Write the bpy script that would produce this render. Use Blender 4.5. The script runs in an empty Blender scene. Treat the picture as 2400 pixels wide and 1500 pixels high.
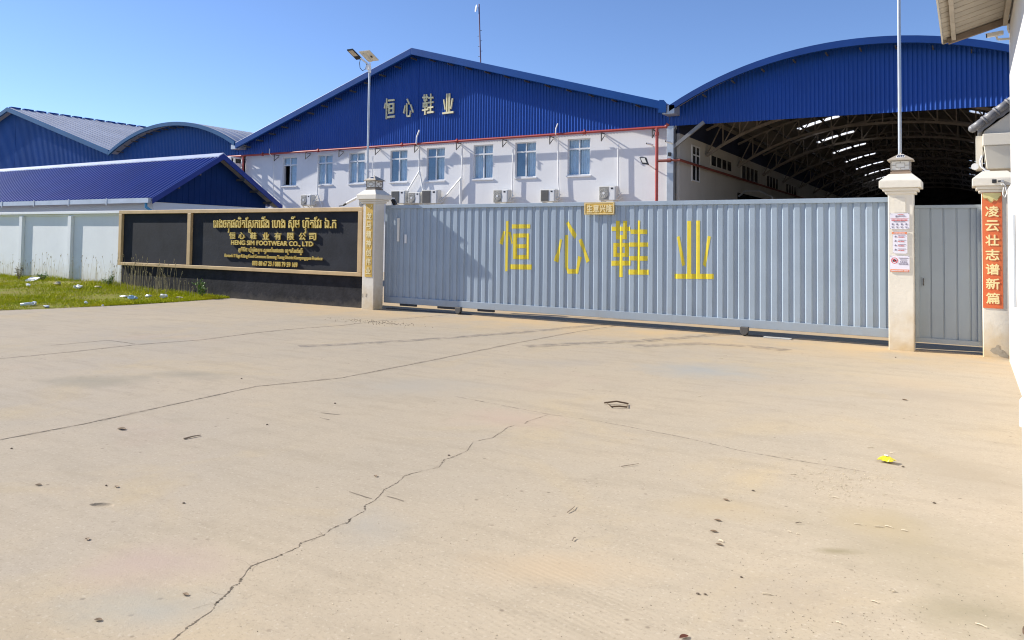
import bpy, bmesh, math, random
from mathutils import Vector, Matrix
random.seed(7)
R = math.radians
C = bpy.context.scene.collection
S = bpy.context.scene

# ------------------------------------------------------------------ camera
cam_d = bpy.data.cameras.new('camera'); cam = bpy.data.objects.new('camera', cam_d); C.objects.link(cam)
cam_d.sensor_width = 36; cam_d.sensor_fit = 'HORIZONTAL'; cam_d.lens = 27.335
cam_d.shift_x = 0.0376; cam_d.shift_y = -0.1061
cam_d.clip_start = 0.05; cam_d.clip_end = 5000
_y, _p, _r = 0.567583, 0.0377292, 0.0141749
f = Vector((-math.sin(_y), math.cos(_y), 0)); rt = Vector((math.cos(_y), math.sin(_y), 0)); up = Vector((0, 0, 1))
f2 = f*math.cos(_p)+up*math.sin(_p); u2 = up*math.cos(_p)-f*math.sin(_p)
r3 = rt*math.cos(_r)+u2*math.sin(_r); u3 = u2*math.cos(_r)-rt*math.sin(_r)
cam.matrix_world = Matrix(((r3.x, u3.x, -f2.x, 0), (r3.y, u3.y, -f2.y, 0), (r3.z, u3.z, -f2.z, 1.6), (0, 0, 0, 1)))
S.camera = cam

# ------------------------------------------------------------------ light
SUN_TO = Vector((-4.8, -1.0, 3.0)).normalized()
w = bpy.data.worlds.new('World'); S.world = w; w.use_nodes = True
nt = w.node_tree; nt.nodes.clear()
sky = nt.nodes.new('ShaderNodeTexSky'); sky.sky_type = 'NISHITA'; sky.sun_disc = False
sky.sun_elevation = math.asin(SUN_TO.z); sky.sun_rotation = math.atan2(SUN_TO.x, SUN_TO.y)
sky.altitude = 1500; sky.air_density = 1.0; sky.dust_density = 0.0; sky.ozone_density = 3.0
bg = nt.nodes.new('ShaderNodeBackground'); bg.inputs['Strength'].default_value = 0.09
wo = nt.nodes.new('ShaderNodeOutputWorld')
tint = nt.nodes.new('ShaderNodeMix'); tint.data_type = 'RGBA'; tint.blend_type = 'MULTIPLY'; tint.inputs[0].default_value = 1; tint.inputs[7].default_value = (1.0, 1.05, 1.24, 1)
nt.links.new(sky.outputs[0], tint.inputs[6]); nt.links.new(tint.outputs[2], bg.inputs[0]); nt.links.new(bg.outputs[0], wo.inputs[0])
sun_d = bpy.data.lights.new('sun', 'SUN'); sun_d.energy = 5.0; sun_d.angle = R(0.53); sun_d.color = (1, .94, .84)
sun = bpy.data.objects.new('sun', sun_d); C.objects.link(sun)
sun.rotation_euler = SUN_TO.to_track_quat('Z', 'Y').to_euler(); sun.location = (-40, -10, 30)
S.view_settings.view_transform = 'Standard'; S.view_settings.look = 'None'
S.cycles.filter_width = 1.1
S.view_settings.exposure = 0.66; S.view_settings.gamma = 1

# ------------------------------------------------------------------ helpers
WL = {}            # world location of every thing / part origin
def wl(o): return WL.get(o.name, Vector((0, 0, 0)))
def tag(o, label=None, cat=None, group=None, kind=None):
    if label: o['label'] = label
    if cat: o['category'] = cat
    if group: o['group'] = group
    if kind: o['kind'] = kind
    return o
def thing(name, label, cat, loc=(0, 0, 0), group=None):
    o = bpy.data.objects.new(name, None); C.objects.link(o); o.location = loc
    o.empty_display_size = .1; WL[o.name] = Vector(loc)
    return tag(o, label, cat, group)
class MB:
    def __init__(s): s.v = []; s.f = []
    def poly(s, pts):
        n = len(s.v); s.v += [tuple(p) for p in pts]; s.f.append(tuple(range(n, n+len(pts)))); return s
    def box(s, x0, x1, y0, y1, z0, z1):
        return s.fru((x0, x1, y0, y1, z0), (x0, x1, y0, y1, z1))
    def fru(s, a, b):
        n = len(s.v)
        for (x0, x1, y0, y1, z) in (a, b): s.v += [(x0, y0, z), (x1, y0, z), (x1, y1, z), (x0, y1, z)]
        s.f += [(n+3, n+2, n+1, n), (n+4, n+5, n+6, n+7)] + [(n+i, n+(i+1) % 4, n+4+(i+1) % 4, n+4+i) for i in range(4)]
        return s
    def bar(s, p, q, a, b=None, upv=(0, 0, 1)):
        b = a if b is None else b
        p = Vector(p); q = Vector(q); d = (q-p).normalized(); u = Vector(upv)
        if abs(d.dot(u)) > .98: u = Vector((0, 1, 0))
        sx = d.cross(u).normalized(); sy = sx.cross(d)
        n = len(s.v)
        for c in (p, q):
            for i, j in ((-1, -1), (1, -1), (1, 1), (-1, 1)): s.v.append(tuple(c+sx*i*a/2+sy*j*b/2))
        s.f += [(n, n+1, n+2, n+3), (n+7, n+6, n+5, n+4)] + [(n+i, n+4+i, n+4+(i+1) % 4, n+(i+1) % 4) for i in range(4)]
        return s
    def tube(s, pts, r, k=8, cap=True, r2=None):
        pts = [Vector(p) for p in pts]; n0 = len(s.v); m = len(pts)
        u = None
        for i, p in enumerate(pts):
            d = (pts[min(i+1, m-1)]-pts[max(i-1, 0)]).normalized()
            if u is None:
                u = d.cross(Vector((0, 0, 1)) if abs(d.z) < .9 else Vector((1, 0, 0))).normalized()
            else: u = (u-d*u.dot(d)).normalized()
            vv = d.cross(u); rr = r if r2 is None else r+(r2-r)*i/(m-1)
            for j in range(k):
                a = 2*math.pi*j/k; s.v.append(tuple(p+u*math.cos(a)*rr+vv*math.sin(a)*rr))
        for i in range(m-1):
            for j in range(k):
                a = n0+i*k+j; b = n0+i*k+(j+1) % k; s.f.append((a, b, b+k, a+k))
        if cap: s.f.append(tuple(n0+j for j in range(k))[::-1]); s.f.append(tuple(n0+(m-1)*k+j for j in range(k)))
        return s
    def prism_y(s, pts, y0, y1):          # polygon in x,z extruded along y
        n = len(s.v); k = len(pts)
        for y in (y0, y1): s.v += [(p[0], y, p[1]) for p in pts]
        s.f.append(tuple(range(n, n+k))); s.f.append(tuple(range(n+2*k-1, n+k-1, -1)))
        s.f += [(n+i, n+k+i, n+k+(i+1) % k, n+(i+1) % k) for i in range(k)]
        return s
    def prism_x(s, pts, x0, x1):          # polygon in y,z extruded along x
        n = len(s.v); k = len(pts)
        for x in (x0, x1): s.v += [(x, p[0], p[1]) for p in pts]
        s.f.append(tuple(range(n, n+k))); s.f.append(tuple(range(n+2*k-1, n+k-1, -1)))
        s.f += [(n+i, n+k+i, n+k+(i+1) % k, n+(i+1) % k) for i in range(k)]
        return s
    def band(s, pts, h, y0, y1):          # strip of height h hanging under a curve in x,z
        for a, b in zip(pts, pts[1:]):
            s.prism_y([a, b, (b[0], b[1]-h), (a[0], a[1]-h)], y0, y1)
        return s
    def blob(s, c, rx, ry, rz, sub=2, jit=.2, rnd=random):
        bm = bmesh.new(); bmesh.ops.create_icosphere(bm, subdivisions=sub, radius=1)
        n = len(s.v); bm.verts.ensure_lookup_table()
        for v in bm.verts:
            j = 1+rnd.uniform(-jit, jit); s.v.append((c[0]+v.co.x*rx*j, c[1]+v.co.y*ry*j, c[2]+v.co.z*rz*j))
        for fc in bm.faces: s.f.append(tuple(n+v.index for v in fc.verts))
        bm.free(); return s
    def build(s, name, mat, parent=None, bevel=0, smooth=False):
        o0 = wl(parent) if parent else Vector((0, 0, 0))
        me = bpy.data.meshes.new(name)
        me.from_pydata([(x-o0.x, y-o0.y, z-o0.z) for x, y, z in s.v], [], s.f)
        if smooth:
            bm = bmesh.new(); bm.from_mesh(me); bmesh.ops.recalc_face_normals(bm, faces=bm.faces); bm.to_mesh(me); bm.free()
            for p in me.polygons: p.use_smooth = True
        else:
            bm = bmesh.new(); bm.from_mesh(me); bmesh.ops.recalc_face_normals(bm, faces=bm.faces); bm.to_mesh(me); bm.free()
        me.materials.append(mat)
        o = bpy.data.objects.new(name, me); C.objects.link(o)
        if parent: o.parent = parent
        WL[o.name] = o0
        if bevel:
            b = o.modifiers.new('bevel', 'BEVEL'); b.width = bevel; b.segments = 2; b.limit_method = 'ANGLE'; b.angle_limit = R(40)
        return o
def copy_tree(o, parent=None, loc=None):
    c = o.copy(); C.objects.link(c)
    if parent: c.parent = parent
    if loc is not None: c.location = loc; WL[c.name] = Vector(loc)
    for ch in [x for x in bpy.data.objects if x.parent == o]: copy_tree(ch, c)
    return c

# ------------------------------------------------------------------ materials
def M(name, col, rough=.6, metal=0., var=.12, scale=2., bump=0., bscale=30., spec=.5, dirt=None, streak=0., col2=None, alpha=None, trans=0.):
    m = bpy.data.materials.new(name); m.use_nodes = True; t = m.node_tree; n = t.nodes; L = t.links
    b = n['Principled BSDF']; b.inputs['Roughness'].default_value = rough; b.inputs['Metallic'].default_value = metal
    b.inputs['Specular IOR Level'].default_value = spec
    g = n.new('ShaderNodeNewGeometry')
    no = n.new('ShaderNodeTexNoise'); no.inputs['Scale'].default_value = scale; no.inputs['Detail'].default_value = 6; no.inputs['Roughness'].default_value = .6
    L.new(g.outputs['Position'], no.inputs['Vector'])
    mx = n.new('ShaderNodeMix'); mx.data_type = 'RGBA'
    c2 = col2 if col2 else tuple(min(1, c*(1+var)) for c in col); c1 = tuple(c*(1-var) for c in col) if not col2 else col
    mx.inputs[6].default_value = (*c1, 1); mx.inputs[7].default_value = (*c2, 1)
    rp = n.new('ShaderNodeMapRange'); rp.inputs[1].default_value = .3; rp.inputs[2].default_value = .7
    L.new(no.outputs[0], rp.inputs[0]); L.new(rp.outputs[0], mx.inputs[0])
    cur = mx.outputs[2]
    if streak:                                  # faint vertical run-off streaks
        mp = n.new('ShaderNodeMapping'); mp.inputs['Scale'].default_value = (9, 9, .5); L.new(g.outputs['Position'], mp.inputs[0])
        n2 = n.new('ShaderNodeTexNoise'); n2.inputs['Scale'].default_value = 1; n2.inputs['Detail'].default_value = 5; L.new(mp.outputs[0], n2.inputs['Vector'])
        r2 = n.new('ShaderNodeMapRange'); r2.inputs[1].default_value = .55; r2.inputs[2].default_value = .85; r2.inputs[4].default_value = streak; L.new(n2.outputs[0], r2.inputs[0])
        m2 = n.new('ShaderNodeMix'); m2.data_type = 'RGBA'; m2.inputs[7].default_value = (col[0]*.45, col[1]*.42, col[2]*.36, 1)
        L.new(r2.outputs[0], m2.inputs[0]); L.new(cur, m2.inputs[6]); cur = m2.outputs[2]
    if dirt:                                    # splashed dust up to height z1 with a ragged edge
        dc, z0, z1, am = dirt
        sp = n.new('ShaderNodeSeparateXYZ'); L.new(g.outputs['Position'], sp.inputs[0])
        n3 = n.new('ShaderNodeTexNoise'); n3.inputs['Scale'].default_value = 5; n3.inputs['Detail'].default_value = 7; L.new(g.outputs['Position'], n3.inputs['Vector'])
        ad = n.new('ShaderNodeMath'); ad.operation = 'MULTIPLY_ADD'; ad.inputs[1].default_value = (z1-z0)*1.6; L.new(n3.outputs[0], ad.inputs[0]); L.new(sp.outputs[2], ad.inputs[2])
        r3_ = n.new('ShaderNodeMapRange'); r3_.inputs[1].default_value = z1+(z1-z0)*.8; r3_.inputs[2].default_value = z0+(z1-z0)*.6; r3_.inputs[4].default_value = am; L.new(ad.outputs[0], r3_.inputs[0])
        m3 = n.new('ShaderNodeMix'); m3.data_type = 'RGBA'; m3.inputs[7].default_value = (*dc, 1)
        L.new(r3_.outputs[0], m3.inputs[0]); L.new(cur, m3.inputs[6]); cur = m3.outputs[2]
    L.new(cur, b.inputs['Base Color'])
    if trans: b.inputs['Transmission Weight'].default_value = trans
    if bump:
        nb = n.new('ShaderNodeTexNoise'); nb.inputs['Scale'].default_value = bscale; nb.inputs['Detail'].default_value = 8; L.new(g.outputs['Position'], nb.inputs['Vector'])
        bp = n.new('ShaderNodeBump'); bp.inputs['Strength'].default_value = 1; bp.inputs['Distance'].default_value = bump
        L.new(nb.outputs[0], bp.inputs['Height']); L.new(bp.outputs[0], b.inputs['Normal'])
    if alpha is not None:                       # thin broken film: stain, tyre rubber
        na = n.new('ShaderNodeTexNoise'); na.inputs['Scale'].default_value = 6; na.inputs['Detail'].default_value = 8; L.new(g.outputs['Position'], na.inputs['Vector'])
        ra = n.new('ShaderNodeMapRange'); ra.inputs[1].default_value = .35; ra.inputs[2].default_value = .75; ra.inputs[4].default_value = alpha; L.new(na.outputs[0], ra.inputs[0])
        L.new(ra.outputs[0], b.inputs['Alpha'])
    return m
def glass(name, tint, fac):
    m = bpy.data.materials.new(name); m.use_nodes = True; t = m.node_tree; n = t.nodes; L = t.links; n.clear()
    tr = n.new('ShaderNodeBsdfTransparent'); tr.inputs[0].default_value = (*tint, 1)
    gl = n.new('ShaderNodeBsdfGlossy'); gl.inputs['Roughness'].default_value = .03
    fr = n.new('ShaderNodeLayerWeight'); pw = n.new('ShaderNodeMath'); pw.operation = 'POWER'; pw.inputs[1].default_value = 4; L.new(fr.outputs['Facing'], pw.inputs[0])
    a = n.new('ShaderNodeMath'); a.operation = 'MULTIPLY_ADD'; a.inputs[1].default_value = .7; a.inputs[2].default_value = fac; L.new(pw.outputs[0], a.inputs[0])
    mx = n.new('ShaderNodeMixShader'); o = n.new('ShaderNodeOutputMaterial')
    L.new(a.outputs[0], mx.inputs[0]); L.new(tr.outputs[0], mx.inputs[1]); L.new(gl.outputs[0], mx.inputs[2]); L.new(mx.outputs[0], o.inputs[0])
    return m
DUST = (.50, .38, .20)
wall_white = M('white_render', (.74, .74, .75), .75, var=.03, scale=1.2, bump=.0015, bscale=14, streak=.10)
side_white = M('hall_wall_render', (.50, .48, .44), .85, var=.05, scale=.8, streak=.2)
pillar_white = M('pillar_paint', (.69, .65, .565), .6, var=.04, scale=2.5, bump=.003, bscale=18, streak=.10, dirt=((.55, .40, .19), 0, .62, .8))
bound_white = M('boundary_paint', (.74, .77, .80), .7, var=.04, scale=1.1, bump=.002, bscale=12, streak=.06, dirt=((.52, .45, .27), .1, .75, .6))
guard_white = M('guardhouse_paint', (.70, .69, .67), .6, var=.03, scale=1.5, bump=.002, bscale=20, dirt=((.62, .47, .26), 0, .9, .5))
blue_clad = M('blue_cladding', (.008, .062, .33), .34, var=.10, scale=.35, spec=.32, streak=.16)
blue_trim = M('blue_trim', (.008, .062, .25), .45, spec=.15, var=.12, scale=.8)
blue_deep = M('deep_blue_trim', (.007, .045, .21), .5, var=.12, scale=.8, spec=.25)
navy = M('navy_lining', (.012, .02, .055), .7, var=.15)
blue_pale = M('weathered_blue_trim', (.024, .105, .24), .5, spec=.15, var=.12, scale=.8)
blue_left = M('faded_blue_cladding', (.014, .085, .31), .45, spec=.3, var=.12, scale=.3)
blue_roof = M('blue_roof_paint', (.009, .036, .24), .36, spec=.45, var=.15, scale=.5)
zinc = M('zinc_roof', (.34, .37, .45), .55, .15, var=.12, scale=.5)
steel_dk = M('dark_steel', (.10, .095, .09), .7, .2, var=.25, scale=2)
steel_lt = M('galvanised', (.46, .48, .50), .42, .6, var=.12, scale=3)
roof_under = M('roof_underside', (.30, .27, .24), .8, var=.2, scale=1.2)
red_pipe = M('red_oxide_paint', (.42, .045, .03), .45, var=.2, scale=1.5, col2=(.34, .06, .05))
white_pl = M('white_plastic', (.76, .76, .75), .4, var=.04)
ac_white = M('air_conditioner_casing', (.66, .65, .60), .5, var=.06, scale=2, streak=.12)
ac_grey = M('air_conditioner_grille', (.20, .19, .17), .6, var=.1)
black_pl = M('black_plastic', (.015, .015, .018), .5, var=.2)
frame_al = M('white_window_frame', (.70, .71, .72), .4, var=.04)
curtain = M('pale_blue_curtain', (.56, .70, .80), .8, var=.12, scale=4)
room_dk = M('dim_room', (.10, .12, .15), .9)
win_glass = glass('window_glass', (.92, .96, 1.0), .05)
glass_and_shade = M('hall_glass_and_shade', (.015, .018, .022), .12, var=.2, spec=.6)  # window panes, also dark sheets painted as shaded openings
blue_glass = M('blue_tinted_glass', (.07, .15, .25), .12, var=.15, spec=.8, scale=2)
gate_paint = M('grey_blue_gate_paint', (.315, .385, .46), .36, var=.06, scale=1.4, streak=.16, dirt=((.30, .27, .22), .1, .42, .35))
door_paint = M('grey_door_paint', (.27, .31, .34), .5, var=.05, scale=1.5, streak=.10)
yellow_tape = M('yellow_tape', (.70, .56, .035), .5, var=.10, scale=3)
black_wall = M('black_render', (.020, .023, .031), .85, spec=.25, var=.25, scale=2.2, bump=.003, bscale=22, streak=.0)
black_base = M('dusty_black_render', (.024, .024, .028), .9, spec=.2, var=.35, scale=3.5, bump=.007, bscale=16, dirt=((.17, .15, .12), -.1, .16, .6))
gold_frame = M('gold_frame_paint', (.52, .365, .185), .5, var=.12, scale=3, streak=.15)
gold_let = M('gold_letters', (.66, .50, .14), .45, .1, var=.08)
cream_let = M('cream_letters', (.84, .76, .46), .5, var=.05)
gold_paper = M('gold_paper', (.62, .40, .08), .5, var=.12, scale=4)
pale_gold = M('pale_gold_print', (.80, .68, .38), .5, var=.06)
orange_paper = M('orange_paper', (.66, .12, .035), .55, var=.08, scale=2, col2=(.66, .17, .05))
cream_print = M('cream_print', (.88, .72, .36), .5, var=.05)
paper_white = M('notice_paper', (.72, .70, .78), .5, var=.04)
print_grey = M('printed_grey', (.22, .20, .27), .7); print_red = M('printed_red', (.60, .13, .12), .7); print_org = M('printed_orange', (.72, .25, .12), .7)
bronze = M('bronze_lantern', (.21, .175, .14), .45, .5, var=.2, scale=5)
lamp_panel = M('frosted_panel', (.72, .71, .66), .5, var=.04)
lamp_roof = M('lantern_roof', (.40, .35, .28), .6, .2, var=.15, scale=6)
solar_mat = M('solar_cell', (.015, .018, .04), .15, var=.2, spec=.8)
led_mat = M('led_lens', (.42, .36, .27), .3, var=.1)
panel_back = M('panel_backsheet', (.62, .58, .48), .5, var=.06)
rubber = M('rubber', (.02, .02, .02), .8)
concrete_grey = M('grey_render', (.42, .42, .40), .8, var=.1, scale=4, bump=.004)
tile_grey = M('grey_roof_tile', (.17, .17, .18), .45, var=.2, scale=6)
soffit = M('soffit_sheet', (.34, .30, .24), .7, var=.14, scale=3, streak=.35)
beige_pl = M('beige_plaster', (.66, .62, .53), .7, var=.05, scale=2, streak=.15)
cyan_pipe = M('pale_blue_pvc', (.50, .68, .78), .35, var=.05, scale=4)
blue_pvc = M('blue_pvc', (.08, .33, .55), .4, var=.1)
ridge_glare = M('ridge_glare_paint', (.50, .54, .66), .35, .2, var=.1, scale=2)  # pale colour paints the white glare along the shed ridge
gutter_mat = M('gutter_metal', (.46, .49, .53), .4, .4, var=.1, scale=2)

# ------------------------------------------------------------------ measured world coordinates (metres)
GLYPHS=[[[(-8.305, 1.818), (-8.237, 1.803), (-8.313, 1.514), (-8.377, 1.556)], [(-8.225, 2.025), (-8.165, 2.025), (-8.172, 0.969), (-8.229, 0.967)], [(-8.174, 1.797), (-8.121, 1.797), (-8.051, 1.561), (-8.093, 1.528)], [(-8.086, 1.955), (-7.643, 1.956), (-7.642, 1.87), (-8.085, 1.865)], [(-8.046, 1.761), (-7.967, 1.762), (-7.965, 1.229), (-8.044, 1.231)], [(-7.747, 1.767), (-7.67, 1.768), (-7.668, 1.232), (-7.74, 1.23)], [(-7.967, 1.764), (-7.747, 1.767), (-7.746, 1.682), (-7.966, 1.676)], [(-7.967, 1.54), (-7.744, 1.543), (-7.743, 1.458), (-7.966, 1.454)], [(-7.966, 1.319), (-7.741, 1.324), (-7.74, 1.23), (-7.965, 1.227)], [(-8.132, 1.117), (-7.604, 1.128), (-7.607, 1.022), (-8.135, 1.013)]], [[(-6.961, 1.659), (-6.912, 1.649), (-7.006, 1.18), (-7.092, 1.219)], [(-6.858, 1.743), (-6.783, 1.743), (-6.781, 1.093), (-6.851, 1.091)], [(-6.851, 1.091), (-6.781, 1.093), (-6.753, 1.057), (-6.786, 0.965)], [(-6.786, 0.965), (-6.753, 1.057), (-6.6, 1.066), (-6.554, 0.975)], [(-6.6, 1.066), (-6.558, 1.329), (-6.486, 1.306), (-6.554, 0.975)], [(-6.843, 1.977), (-6.781, 2.022), (-6.598, 1.745), (-6.646, 1.656)], [(-6.552, 1.642), (-6.494, 1.67), (-6.308, 1.239), (-6.374, 1.191)]], [[(-5.764, 2.025), (-5.697, 2.024), (-5.696, 1.911), (-5.764, 1.911)], [(-5.617, 2.024), (-5.548, 2.024), (-5.547, 1.911), (-5.616, 1.911)], [(-5.855, 1.911), (-5.474, 1.911), (-5.474, 1.827), (-5.854, 1.825)], [(-5.763, 1.825), (-5.695, 1.825), (-5.695, 1.75), (-5.762, 1.749)], [(-5.615, 1.826), (-5.551, 1.826), (-5.55, 1.751), (-5.615, 1.75)], [(-5.762, 1.749), (-5.55, 1.751), (-5.549, 1.668), (-5.762, 1.665)], [(-5.698, 1.666), (-5.629, 1.667), (-5.628, 1.6), (-5.698, 1.599)], [(-5.814, 1.597), (-5.507, 1.601), (-5.507, 1.526), (-5.814, 1.521)], [(-5.814, 1.521), (-5.746, 1.522), (-5.745, 1.403), (-5.813, 1.402)], [(-5.582, 1.525), (-5.507, 1.526), (-5.508, 1.408), (-5.581, 1.406)], [(-5.697, 1.523), (-5.628, 1.524), (-5.627, 1.405), (-5.696, 1.404)], [(-5.813, 1.402), (-5.508, 1.408), (-5.51, 1.333), (-5.812, 1.326)], [(-5.696, 1.328), (-5.624, 1.33), (-5.624, 1.257), (-5.697, 1.255)], [(-5.854, 1.251), (-5.459, 1.261), (-5.463, 1.169), (-5.853, 1.151)], [(-5.699, 1.158), (-5.623, 1.162), (-5.619, 0.941), (-5.703, 0.938)], [(-5.332, 2.03), (-5.275, 2.03), (-5.276, 1.859), (-5.333, 1.859)], [(-5.47, 1.858), (-5.142, 1.86), (-5.141, 1.77), (-5.465, 1.773)], [(-5.333, 1.772), (-5.275, 1.771), (-5.274, 1.612), (-5.334, 1.611)], [(-5.495, 1.609), (-5.118, 1.614), (-5.117, 1.532), (-5.494, 1.526)], [(-5.333, 1.529), (-5.274, 1.53), (-5.273, 1.354), (-5.336, 1.352)], [(-5.497, 1.349), (-5.129, 1.357), (-5.128, 1.264), (-5.497, 1.266)], [(-5.336, 1.266), (-5.274, 1.264), (-5.273, 1.098), (-5.339, 1.096)], [(-5.516, 1.092), (-5.101, 1.101), (-5.1, 1.004), (-5.515, 0.994)]], [[(-4.566, 1.723), (-4.514, 1.742), (-4.415, 1.212), (-4.463, 1.182)], [(-4.374, 2.022), (-4.298, 2.022), (-4.294, 1.052), (-4.371, 1.049)], [(-4.213, 2.027), (-4.137, 2.027), (-4.134, 1.057), (-4.209, 1.055)], [(-3.996, 1.752), (-3.939, 1.734), (-4.037, 1.176), (-4.088, 1.222)], [(-4.615, 1.041), (-3.893, 1.066), (-3.892, 0.968), (-4.611, 0.949)]]]
FACADE_BOX=[(-24.41, -23.74, 7.54, 8.57), (-23.21, -22.59, 7.55, 8.46), (-22.06, -21.39, 7.58, 8.57), (-20.88, -20.25, 7.53, 8.49)]
JOINT_A=[(-6.369, 3.063), (-6.37, 3.188), (-6.346, 3.867), (-6.48, 5.863), (-6.105, 6.797), (-6.051, 8.394), (-6.029, 10.628), (-5.928, 12.755), (-5.732, 14.273)]
JOINT_B=[(-10.52, 5.022), (-10.499, 5.217), (-10.388, 6.08), (-10.348, 7.057), (-10.063, 8.044), (-10.134, 9.141), (-10.042, 10.037), (-9.793, 10.874), (-9.797, 11.86), (-9.458, 13.874)]
JOINT_B2=[(-11.195, 6.264), (-11.111, 7.068), (-10.833, 7.099), (-10.454, 7.093)]
JOINT_C=[(-4.442, 6.693), (-3.78, 6.596), (-3.284, 6.525), (-2.824, 6.543), (-2.049, 6.428), (-1.46, 6.257), (-0.997, 6.232), (-0.629, 6.209)]
CRACK1=[(-2.657, 1.962), (-2.678, 2.026), (-2.715, 2.124), (-2.755, 2.285), (-2.789, 2.323), (-2.816, 2.404), (-2.86, 2.478), (-2.858, 2.517), (-2.899, 2.56), (-2.961, 2.68), (-2.963, 2.722), (-2.943, 2.829), (-2.946, 2.98), (-2.978, 3.027), (-2.947, 3.171), (-2.983, 3.259), (-2.982, 3.345), (-2.967, 3.388), (-3.001, 3.438), (-3.019, 3.589), (-3.081, 3.662), (-3.08, 3.748), (-3.133, 3.887), (-3.169, 3.953), (-3.189, 4.111), (-3.24, 4.268), (-3.233, 4.332), (-3.165, 4.565), (-3.243, 4.731), (-3.23, 4.879), (-3.236, 5.034), (-3.336, 5.27)]
CRACK2=[(-3.331, 5.338), (-3.282, 5.489), (-3.304, 5.593), (-3.327, 5.737), (-3.365, 5.876), (-3.346, 5.947)]
CRACK3=[(-3.306, 6.073), (-3.326, 6.158), (-3.3, 6.513)]
TYRE1=[(-8.381, 8.385), (-8.02, 8.914), (-7.371, 10.215), (-6.727, 11.854), (-6.317, 13.218), (-5.954, 14.385)]
TYRE2=[(-5.728, 10.494), (-5.179, 11.307), (-4.537, 12.22), (-4.038, 13.344), (-3.68, 14.185)]
TYRE3=[(-4.42, 11.534), (-3.653, 12.527), (-2.908, 12.735), (-2.314, 12.601)]
GRASS_EDGE=[(-17.347, 7.371), (-17.1, 8.462), (-16.664, 9.389), (-16.563, 10.202), (-16.42, 10.947), (-16.295, 12.237), (-16.35, 13.3)]
PEBBLES=[(-0.936, 3.91), (-1.058, 3.614), (-1.029, 3.628), (-0.196, 5.714), (-6.96, 6.081), (-1.197, 5.305), (-0.419, 6.509), (-0.909, 12.825), (-3.989, 3.066), (-6.037, 3.106), (-3.276, 4.846), (-4.666, 2.997), (-5.079, 4.729), (-5.208, 5.714)]
LEAVES=[(-5.915, 3.92), (-1.296, 5.013), (-1.24, 4.62), (-1.211, 4.432), (-1.134, 4.257), (-0.582, 9.335), (-3.065, 1.952), (-2.964, 2.303), (-3.392, 4.137), (-3.924, 2.423), (-5.021, 2.758), (-4.59, 3.019)]
STICKS=[((-5.241, 4.015), (-5.224, 4.159)), ((-2.013, 4.236), (-2.023, 4.364)), ((-2.107, 5.314), (-2.027, 5.448)), ((-1.802, 3.859), (-1.803, 3.903)), ((-5.044, 5.347), (-4.849, 5.381)), ((-4.912, 5.187), (-4.788, 5.175)), ((-3.33, 3.789), (-3.12, 3.768)), ((-3.069, 3.871), (-2.933, 3.86)), ((-0.854, 4.83), (-0.822, 4.844))]
DENTS=[(-4.36, 2.779), (-3.806, 2.79), (-3.068, 1.95), (-3.617, 2.437)]
WIRE=[(-3.065, 7.269), (-2.853, 7.375), (-2.941, 7.141), (-2.805, 7.217), (-2.763, 7.177)]
CURL=[(-0.99, 3.189), (-0.466, 3.694)]
STRAW=[(-0.858, 4.668), (-1.142, 4.323), (-0.813, 4.661), (-0.447, 5.047), (-0.4, 5.08), (-0.372, 3.985), (-0.481, 3.68), (-0.307, 4.152), (-0.793, 3.789), (-0.732, 5.467), (-0.948, 5.922), (-1.046, 5.84), (0.03, 3.996), (-0.554, 5.022), (-1.139, 4.31), (-0.518, 6.883), (-0.674, 6.97), (-2.393, 8.213), (-2.976, 11.473), (-2.948, 11.137), (-0.32, 5.064)]
GRAVEL_C=[(-0.726, 6.103), (-0.836, 5.905), (-0.746, 5.632)]
STAIN_AND_DIM_SPOTS=[(-2.85, 9.95, 1.03, 0.8, (0.3, 0.31, 0.3), 0.55), (-8.09, 5.06, 0.8, 0.5, (0.27, 0.245, 0.19), 0.6), (-7.62, 5.93, 0.74, 0.39, (0.27, 0.245, 0.19), 0.5), (-0.6, 4.53, 0.16, 0.07, (0.22, 0.19, 0.11), 0.65), (0.02, 4.16, 0.36, 0.3, (0.27, 0.235, 0.16), 0.55), (-3.0, 2.11, 0.44, 0.3, (0.33, 0.32, 0.28), 0.6), (-3.38, 2.43, 0.48, 0.37, (0.4, 0.315, 0.27), 0.5), (-5.1, 6.93, 1.12, 0.65, (0.35, 0.32, 0.27), 0.5), (-2.86, 3.42, 0.29, 0.39, (0.35, 0.325, 0.28), 0.55), (-1.73, 3.51, 0.55, 0.3, (0.44, 0.345, 0.235), 0.5), (-0.45, 5.09, 0.32, 0.41, (0.42, 0.335, 0.2), 0.45), (-1.26, 4.88, 0.52, 0.31, (0.4, 0.32, 0.2), 0.4), (-3.5, 6.19, 0.73, 0.51, (0.43, 0.33, 0.26), 0.45), (-10.63, 7.32, 1.43, 0.48, (0.33, 0.3, 0.25), 0.45), (-4.69, 9.31, 0.9, 0.44, (0.33, 0.3, 0.26), 0.4), (-0.52, 10.53, 0.65, 0.74, (0.45, 0.36, 0.25), 0.4), (-0.24, 4.79, 0.74, 0.98, (0.30, 0.26, 0.185), 0.42), (-0.07, 6.69, 0.52, 0.97, (0.32, 0.27, 0.2), 0.45), (-0.7, 3.82, 0.5, 0.39, (0.33, 0.28, 0.22), 0.36), (-0.29, 9.77, 0.78, 1.19, (0.33, 0.28, 0.22), 0.4)]  # broad spots at right: olive grit, also darkened to offset wall bounce light

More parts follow.
